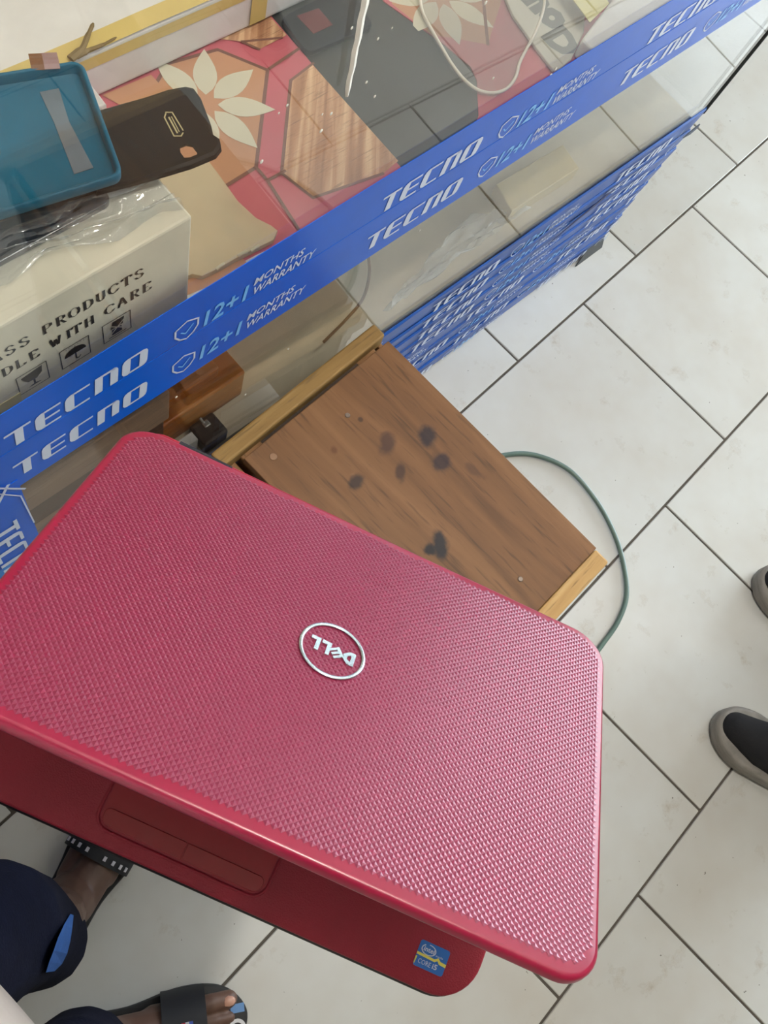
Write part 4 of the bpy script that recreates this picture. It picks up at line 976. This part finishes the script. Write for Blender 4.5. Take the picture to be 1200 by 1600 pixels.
navy = mat('navy_fabric', (15, 18, 36), rough=.95, spec=.12, var=.25, vscale=30, bump=.4, bscale=300)
bluef = mat('bright_blue_fabric', (20, 84, 158), rough=.85, var=.2, vscale=60, bump=.4, bscale=300)
whitef = mat('white_cotton', (226, 224, 226), rough=.9, var=.06, vscale=20, bump=.3, bscale=120)
def foot(bm, heel, ang, z=.022, L=.245, side=1):
    """bare foot lying on a sole: heel, instep, ball and five separate toes; side=+1 when the big toe is on the left of the axis"""
    u = Vector((math.cos(ang), math.sin(ang), 0)); v = Vector((-u.y, u.x, 0))*side; h = Vector(heel); Z = Vector((0, 0, 1))
    P = lambda a, b, c: h+u*a*L+v*b+Z*(z+c)
    cap(bm, P(.09, 0, .030), P(.30, 0, .034), .031, .033); cap(bm, P(.28, .004, .040), P(.55, .010, .030), .034, .028)
    cap(bm, P(.24, 0, .085), P(.30, 0, .04), .036, .038); cap(bm, P(.5, .016, .024), P(.70, .020, .018), .026, .021); cap(bm, P(.4, -.016, .020), P(.66, -.026, .014), .022, .017)
    cap(bm, P(.60, 0, .024), P(.70, -.002, .016), .024, .018)
    toes = [(.027, .70, .93, .0135, .0125), (.0035, .74, .925, .0086, .0080), (-.0140, .73, .895, .0080, .0074), (-.0300, .71, .855, .0075, .0070), (-.0445, .68, .81, .0072, .0068)]
    for b, a0, a1, r0, r1 in toes:
        cap(bm, P(a0-.06, b*.95, .013), P((a0+a1)/2+.01, b, .015), r0, r0); cap(bm, P((a0+a1)/2, b, .015), P(a1, b*1.02, .008), r0*.97, r1)
    return P
def slide(name, P, L, parent, side, mark):
    """black slide sandal: rounded sole and a broad arched strap"""
    sole = [(-.06, .0), (-.03, .030), (.10, .040), (.35, .040), (.62, .052), (.82, .050), (.95, .036), (1.03, .008), (1.0, -.022), (.88, -.044), (.68, -.052), (.40, -.042), (.10, -.037), (-.03, -.028)]
    pts = spline([Vector((a, b, 0)) for a, b in sole]+[Vector((sole[0][0], sole[0][1], 0))], 5)[:-1]
    bm = BM(); W3 = [P(q.x, q.y, 0) for q in pts]; prism(bm, [(q.x, q.y) for q in W3], .001, .021, bevel=.004, seg=2)
    so = obj('sandal', bm, mat('black_foam', (20, 20, 22), rough=.6), parent, world=True); smooth_angle(so, 40)
    bm = BM(); rows = []
    for a in (.54, .60, .67, .74, .79):
        row = []
        for i in range(15):
            q = PI*i/14; row.append(bm.verts.new(P(a, .052*math.cos(q), -.008+(.070-(a-.54)*.06)*math.sin(q)**.8)))
        rows.append(row)
    for r0, r1 in zip(rows, rows[1:]):
        for i in range(14): bm.faces.new((r0[i], r0[i+1], r1[i+1], r1[i]))
    g = bmesh.ops.extrude_face_region(bm, geom=list(bm.faces)); bm.normal_update()
    vv = [x for x in g['geom'] if isinstance(x, bmesh.types.BMVert)]
    for x in vv: x.co.z += .004
    bmesh.ops.recalc_face_normals(bm, faces=bm.faces)
    smooth_angle(obj('strap', bm, mat('black_strap', (18, 18, 24), rough=.7), so, world=True), 50)
    return so
# --- the person holding the laptop
pm = empty('person', (-1.32, -.22, 0), 'person in navy trousers with a blue stripe, white top and black slide sandals', 'person')
bm = BM()
L1 = (-1.285, -.175, 0); A1 = math.radians(17); L2f = (-1.349, -.300, 0); A2 = math.radians(-37)
P1 = foot(bm, L1, A1, side=-1); P2 = foot(bm, L2f, A2, side=1)
hipL = (-1.385, -.105, .88); hipR = (-1.385, -.300, .88)
chain(bm, [(P1(.22, 0, .07), .036), (P1(.20, 0, .16), .040), ((-1.265, -.145, .30), .055), ((-1.258, -.133, .47), .054), ((-1.335, -.11, .72), .066), (hipL, .075)])
chain(bm, [(P2(.22, 0, .07), .036), (P2(.20, 0, .16), .040), ((-1.300, -.305, .30), .048), ((-1.293, -.300, .47), .052), ((-1.342, -.29, .72), .066), (hipR, .075)])
ell(bm, (-1.39, -.20, .93), (.10, .15, .12)); ell(bm, (-1.385, -.20, 1.10), (.095, .14, .16)); ell(bm, (-1.385, -.20, 1.30), (.095, .165, .15))
cap(bm, (-1.385, -.035, 1.40), (-1.385, -.365, 1.40), .055, .055); cap(bm, (-1.385, -.2, 1.40), (-1.375, -.2, 1.52), .058, .052)
ell(bm, (-1.36, -.2, 1.625), (.095, .075, .115)); ell(bm, (-1.265, -.2, 1.60), (.018, .013, .022)); ell(bm, (-1.375, -.122, 1.615), (.02, .012, .03)); ell(bm, (-1.375, -.278, 1.615), (.02, .012, .03))
# left arm reaching under the laptop, palm up, five fingers
elb = (-1.34, .02, 1.10); wr = (-1.23, .02, .925)
chain(bm, [((-1.385, -.02, 1.39), .050), (elb, .040), (wr, .027)])
pc_ = Vector((-1.085, .05, .888)); 
HO = Vector((-.055, -.055, 0)); hv = lambda x, y, z: Vector((x, y, z))+HO
cap(bm, wr, hv(-1.12, .06, .895), .026, .024); cap(bm, hv(-1.12, .06, .893), hv(-1.07, .045, .884), .024, .020); cap(bm, hv(-1.12, .035, .893), hv(-1.075, .015, .884), .020, .017)
for k in range(4):
    o_ = hv(-1.068+.004*k, .055-.018*k, .884); d_ = Vector((.92, -.30-.04*k, .02)).normalized(); l_ = (.072, .080, .076, .060)[k]
    chain(bm, [(o_, .0095), (o_+d_*l_*.45+Vector((0, 0, -.003)), .009), (o_+d_*l_*.8, .0085), (o_+d_*l_+Vector((0, 0, .002)), .0075)])
chain(bm, [(hv(-1.115, .075, .898), .012), (hv(-1.085, .095, .915), .011), (hv(-1.06, .100, .945), .009)])
# right arm raised beside the phone it holds
elb2 = (-1.33, -.44, 1.17); wr2 = (-1.20, -.36, 1.50)
chain(bm, [((-1.385, -.38, 1.39), .050), (elb2, .040), (wr2, .027), ((-1.175, -.345, 1.56), .028)])
for k in range(4):
    o_ = Vector((-1.172, -.335, 1.585-.020*k)); chain(bm, [(o_, .009), (o_+Vector((.03, .012, .004)), .0085), (o_+Vector((.042, .040, .004)), .0075)])
chain(bm, [((-1.185, -.345, 1.54), .012), ((-1.165, -.325, 1.515), .010), ((-1.145, -.305, 1.505), .009)])
fuse('body', bm, skin, pm, vox=.0029, it=3)
# big toe nails
for P in (P1, P2):
    bm = BM(); q = P(.925, (.026), .0195); bmesh.ops.create_uvsphere(bm, u_segments=10, v_segments=6, radius=1, matrix=Matrix.Translation(q) @ Matrix.Rotation(A2 if P is P2 else A1, 4, 'Z') @ Matrix.Diagonal((.010, .0075, .004, 1)))
    obj('toe_nail', bm, mat('pale_nail', (196, 150, 130), rough=.35), pm, world=True, smooth=True, label='pale big toe nail')
bm = BM()
chain(bm, [(P1(.10, .0, .065), .052), (P1(.08, .002, .12), .058), ((-1.262, -.142, .30), .070), ((-1.256, -.132, .47), .072), ((-1.33, -.11, .72), .088), (hipL, .10)])
chain(bm, [(P2(.18, 0, .07), .046), (P2(.16, 0, .13), .052), ((-1.302, -.305, .30), .064), ((-1.295, -.300, .47), .068), ((-1.34, -.29, .72), .088), (hipR, .10)])
ell(bm, (-1.39, -.2, .93), (.125, .18, .13))
tr = fuse('trousers', bm, navy, pm, vox=.006, it=5)
bpy.context.view_layer.update()
def onto(o, x, y):
    inv = o.matrix_world.inverted(); a = inv @ CAMPOS; d = (inv.to_3x3() @ ray(x, y)).normalized()
    ok, loc, nrm, _ = o.ray_cast(a, d); return (o.matrix_world @ loc - ray(x, y).normalized()*.034) if ok else None
bm = BM(); rows = []
for xa, ya, xb, yb in ((110, 1428, 115, 1430), (100, 1445, 113, 1450), (91, 1465, 110, 1470), (84, 1485, 105, 1490), (77, 1503, 97, 1506), (72, 1519, 86, 1517)):
    u, v = onto(tr, xa, ya), onto(tr, xb, yb)
    if u is not None and v is not None: rows.append((bm.verts.new(u), bm.verts.new(v)))
for r0, r1 in zip(rows, rows[1:]): bm.faces.new((r0[0], r0[1], r1[1], r1[0]))
g = bmesh.ops.extrude_face_region(bm, geom=list(bm.faces)); bmesh.ops.translate(bm, verts=[v for v in g['geom'] if isinstance(v, bmesh.types.BMVert)], vec=(-.001, 0, -.003))
obj('blue_stripe', bm, bluef, tr, world=True, label='bright blue stripe down the trouser leg')
bm = BM()
ell(bm, (-1.385, -.20, 1.00), (.155, .185, .17)); ell(bm, (-1.385, -.20, 1.12), (.150, .18, .20)); ell(bm, (-1.385, -.20, 1.30), (.13, .20, .16)); cap(bm, (-1.385, -.03, 1.39), (-1.385, -.37, 1.39), .068, .068)
cap(bm, (-1.385, -.02, 1.385), (-1.35, .015, 1.20), .062, .056); cap(bm, (-1.385, -.38, 1.385), (-1.35, -.425, 1.24), .062, .056); ell(bm, (-1.30, -.20, 1.00), (.115, .13, .12))
fuse('shirt', bm, whitef, pm, vox=.007, it=5)
bm = BM(); ell(bm, (-1.375, -.2, 1.66), (.095, .082, .095)); obj('hair', bm, mat('black_hair', (22, 20, 20), rough=.8), pm, world=True, smooth=True)
for q in (-.03, .03):
    bm = BM(); ell(bm, (-1.272, -.2+q, 1.632), (.010, .013, .008)); obj('eye', bm, mat('eye', (225, 220, 212), rough=.2), pm, world=True, smooth=True)
bm = BM(); ell(bm, (-1.270, -.2, 1.562), (.010, .024, .007)); obj('mouth', bm, mat('lips', (92, 52, 48), rough=.5), pm, world=True, smooth=True)
s1 = slide('sandal', P1, .245, pm, -1, 0); s2 = slide('sandal', P2, .245, pm, 1, 1)
# strap marks and insole print
bm = BM()
for k in range(9):
    if k == 4: continue
    q = .15+.70*k/8; w_ = .0032
    box(bm, (0, 0, 0), (.0065, .0045, .001), Matrix.Translation(P1(.575, .0525*math.cos(PI*q), +.0015+.0640*math.sin(PI*q)**.8)) @ Matrix.Rotation(A1, 4, 'Z') @ Matrix.Rotation(-(PI*q-PI/2)*.8, 4, 'X'))
tag(obj('strap_print', bm, mat('white_strap_print', (200, 198, 205), rough=.5), s1, world=True), kind='stuff')
bm = BM(); MX = [mat('emblem_blue', (70, 96, 190), rough=.4), mat('emblem_white', (226, 226, 230), rough=.4), mat('emblem_red', (196, 40, 66), rough=.4)]
for k in range(3):
    box(bm, (0, 0, 0), (.0052, .007, .0012), Matrix.Translation(P2(.70-.022*k, .012, .0565+.0013*k)) @ Matrix.Rotation(A2, 4, 'Z'), mi=(0, 1, 2)[k])
obj('emblem', bm, MX, s2, world=True, label='small blue, white and red emblem')
bm = BM(); rg = P2(.965, -.014, 0); n = 24
a_ = [bm.verts.new((rg.x+.0125*math.cos(2*PI*k/n), rg.y+.0125*math.sin(2*PI*k/n), .0216)) for k in range(n)]; b_ = [bm.verts.new((rg.x+.0075*math.cos(2*PI*k/n), rg.y+.0075*math.sin(2*PI*k/n), .0216)) for k in range(n)]
for k in range(n): bm.faces.new((a_[k-1], a_[k], b_[k], b_[k-1]))
for c_0, wx, wy, mi in (((.975, .012), .020, .012, 1), ((.95, -.034), .024, .0025, 0), ((.975, -.040), .003, .012, 0)):
    q = P2(c_0[0], c_0[1], 0); u = Vector((math.cos(A2), math.sin(A2), 0)); v = Vector((-u.y, u.x, 0))
    f = bm.faces.new([bm.verts.new(Vector((q.x, q.y, .0216))+u*sx_*wx/2+v*sy_*wy/2) for sx_, sy_ in ((-1, -1), (1, -1), (1, 1), (-1, 1))]); f.material_index = mi
obj('insole_print', bm, [mat('print_white', (215, 215, 218), rough=.5), mat('print_blue', (96, 142, 196), rough=.5)], s2, world=True)

# --- the customer at the right: only the sneakers come into the picture
def sneaker(name, toe, ang, parent, L=.29):
    u = Vector((math.cos(ang), math.sin(ang), 0)); v = Vector((-u.y, u.x, 0)); t = Vector(toe)
    P = lambda a, b, c: t-u*(1-a)*L+v*b*1.12+Vector((0, 0, c))
    out = [(0, 0), (.02, .026), (.12, .036), (.35, .037), (.60, .046), (.78, .049), (.92, .036), (.985, .016), (1.0, 0), (.985, -.018), (.92, -.036), (.78, -.047), (.60, -.044), (.35, -.036), (.12, -.035), (.02, -.026)]
    pts = spline([Vector((a, b, 0)) for a, b in out]+[Vector((0, 0, 0))], 4)[:-1]
    bm = BM(); W3 = [P(q.x, q.y, 0) for q in pts]; prism(bm, [(q.x, q.y) for q in W3], .001, .040, bevel=.010, seg=3)
    so = obj('sneaker', bm, mat('grey_rubber_sole', (138, 134, 128), rough=.6, var=.25, vscale=40, stretch=(1, 1, 5)), parent, world=True, label='sneaker with a grey sole and black upper'); smooth_angle(so, 50)
    bm = BM(); cap(bm, P(.88, 0, .036), P(.70, 0, .046), .030, .042); cap(bm, P(.70, 0, .042), P(.42, 0, .062), .040, .042); cap(bm, P(.42, 0, .062), P(.14, 0, .060), .042, .036); cap(bm, P(.30, 0, .08), P(.16, 0, .10), .042, .040)
    up = fuse('upper', bm, mat('black_knit', (20, 21, 26), rough=.85, bump=.3, bscale=400), so, vox=.005, it=8)
    for x in up.data.vertices:
        wz = (WM[so.name] @ x.co).z
        if wz < .02: x.co.z += .02-wz
    return P
cu = empty('person', (-.10, -.88, 0), 'person standing at the right in dark trousers and grey-soled black sneakers', 'person')
PA_ = sneaker('sneaker', (-.262, -.716, 0), math.radians(101), cu); PB_ = sneaker('sneaker', (.022, -.612, 0), math.radians(98), cu)
bm = BM(); hA = (-.13, -.93, .90); hB = (.06, -.86, .90)
chain(bm, [(PA_(.20, 0, .09), .040), ((-.185, -.955, .30), .055), ((-.165, -.935, .50), .058), (hA, .08)]); chain(bm, [(PB_(.20, 0, .09), .040), ((.075, -.85, .30), .055), ((.07, -.845, .50), .058), (hB, .08)])
ell(bm, (-.035, -.90, .95), (.15, .11, .12), math.radians(20)); ell(bm, (-.035, -.90, 1.15), (.14, .10, .18), math.radians(20)); ell(bm, (-.035, -.90, 1.32), (.17, .10, .15), math.radians(20))
cap(bm, (-.20, -.96, 1.42), (.13, -.84, 1.42), .055, .055); cap(bm, (-.035, -.90, 1.42), (-.035, -.89, 1.55), .058, .052); ell(bm, (-.04, -.87, 1.64), (.075, .095, .115), math.radians(20)); ell(bm, (-.07, -.775, 1.615), (.013, .018, .022), math.radians(20))
for sgn, sh0 in ((-1, (-.215, -.965, 1.40)), (1, (.145, -.835, 1.40))):
    ex = Vector(sh0)+Vector((sgn*.05, -.02, -.30)); wx = ex+Vector((sgn*.0-.03, .06, -.24)); chain(bm, [(sh0, .048), (ex, .040), (wx, .026), (wx+Vector((-.01, .02, -.07)), .028)])
    for k in range(4):
        o_ = wx+Vector((-.01+.004*k, .045-.016*k, -.085)); chain(bm, [(o_, .0092), (o_+Vector((0, .003, -.040)), .0088), (o_+Vector((0, .014, -.070)), .0078)])
    chain(bm, [(wx+Vector((-.005, .035, -.03)), .011), (wx+Vector((-.008, .060, -.065)), .010), (wx+Vector((-.008, .066, -.095)), .009)])
fuse('body', bm, skin, cu, vox=.006, it=4)
bm = BM(); chain(bm, [(PA_(.17, 0, .10), .066), ((-.185, -.955, .30), .074), ((-.165, -.935, .50), .078), (hA, .105)]); chain(bm, [(PB_(.17, 0, .10), .066), ((.075, -.85, .30), .074), ((.07, -.845, .50), .078), (hB, .105)]); ell(bm, (-.035, -.90, .96), (.18, .13, .13), math.radians(20))
fuse('trousers', bm, mat('black_trousers', (28, 30, 38), rough=.9, bump=.3, bscale=300), cu, vox=.007, it=6)
bm = BM(); ell(bm, (-.035, -.90, 1.12), (.18, .135, .22), math.radians(20)); ell(bm, (-.035, -.90, 1.32), (.19, .125, .16), math.radians(20)); cap(bm, (-.20, -.96, 1.41), (.13, -.84, 1.41), .068, .068)
cap(bm, (-.21, -.963, 1.40), (-.25, -.975, 1.22), .062, .055); cap(bm, (.14, -.838, 1.40), (.18, -.85, 1.22), .062, .055)
fuse('shirt', bm, mat('grey_shirt', (96, 100, 110), rough=.9), cu, vox=.008, it=5)
bm = BM(); ell(bm, (-.035, -.885, 1.675), (.080, .100, .095), math.radians(20)); obj('hair', bm, mat('black_hair_short', (20, 19, 19), rough=.8), cu, world=True, smooth=True)
for q in (-.028, .028):
    bm = BM(); ell(bm, (-.07+q*.94, -.783+q*.34, 1.645), (.012, .010, .008), math.radians(20)); obj('eye', bm, mat('eye_white', (225, 220, 212), rough=.2), cu, world=True, smooth=True)
bm = BM(); ell(bm, (-.068, -.782, 1.578), (.024, .010, .007), math.radians(20)); obj('mouth', bm, mat('lips_brown', (92, 52, 48), rough=.5), cu, world=True, smooth=True)
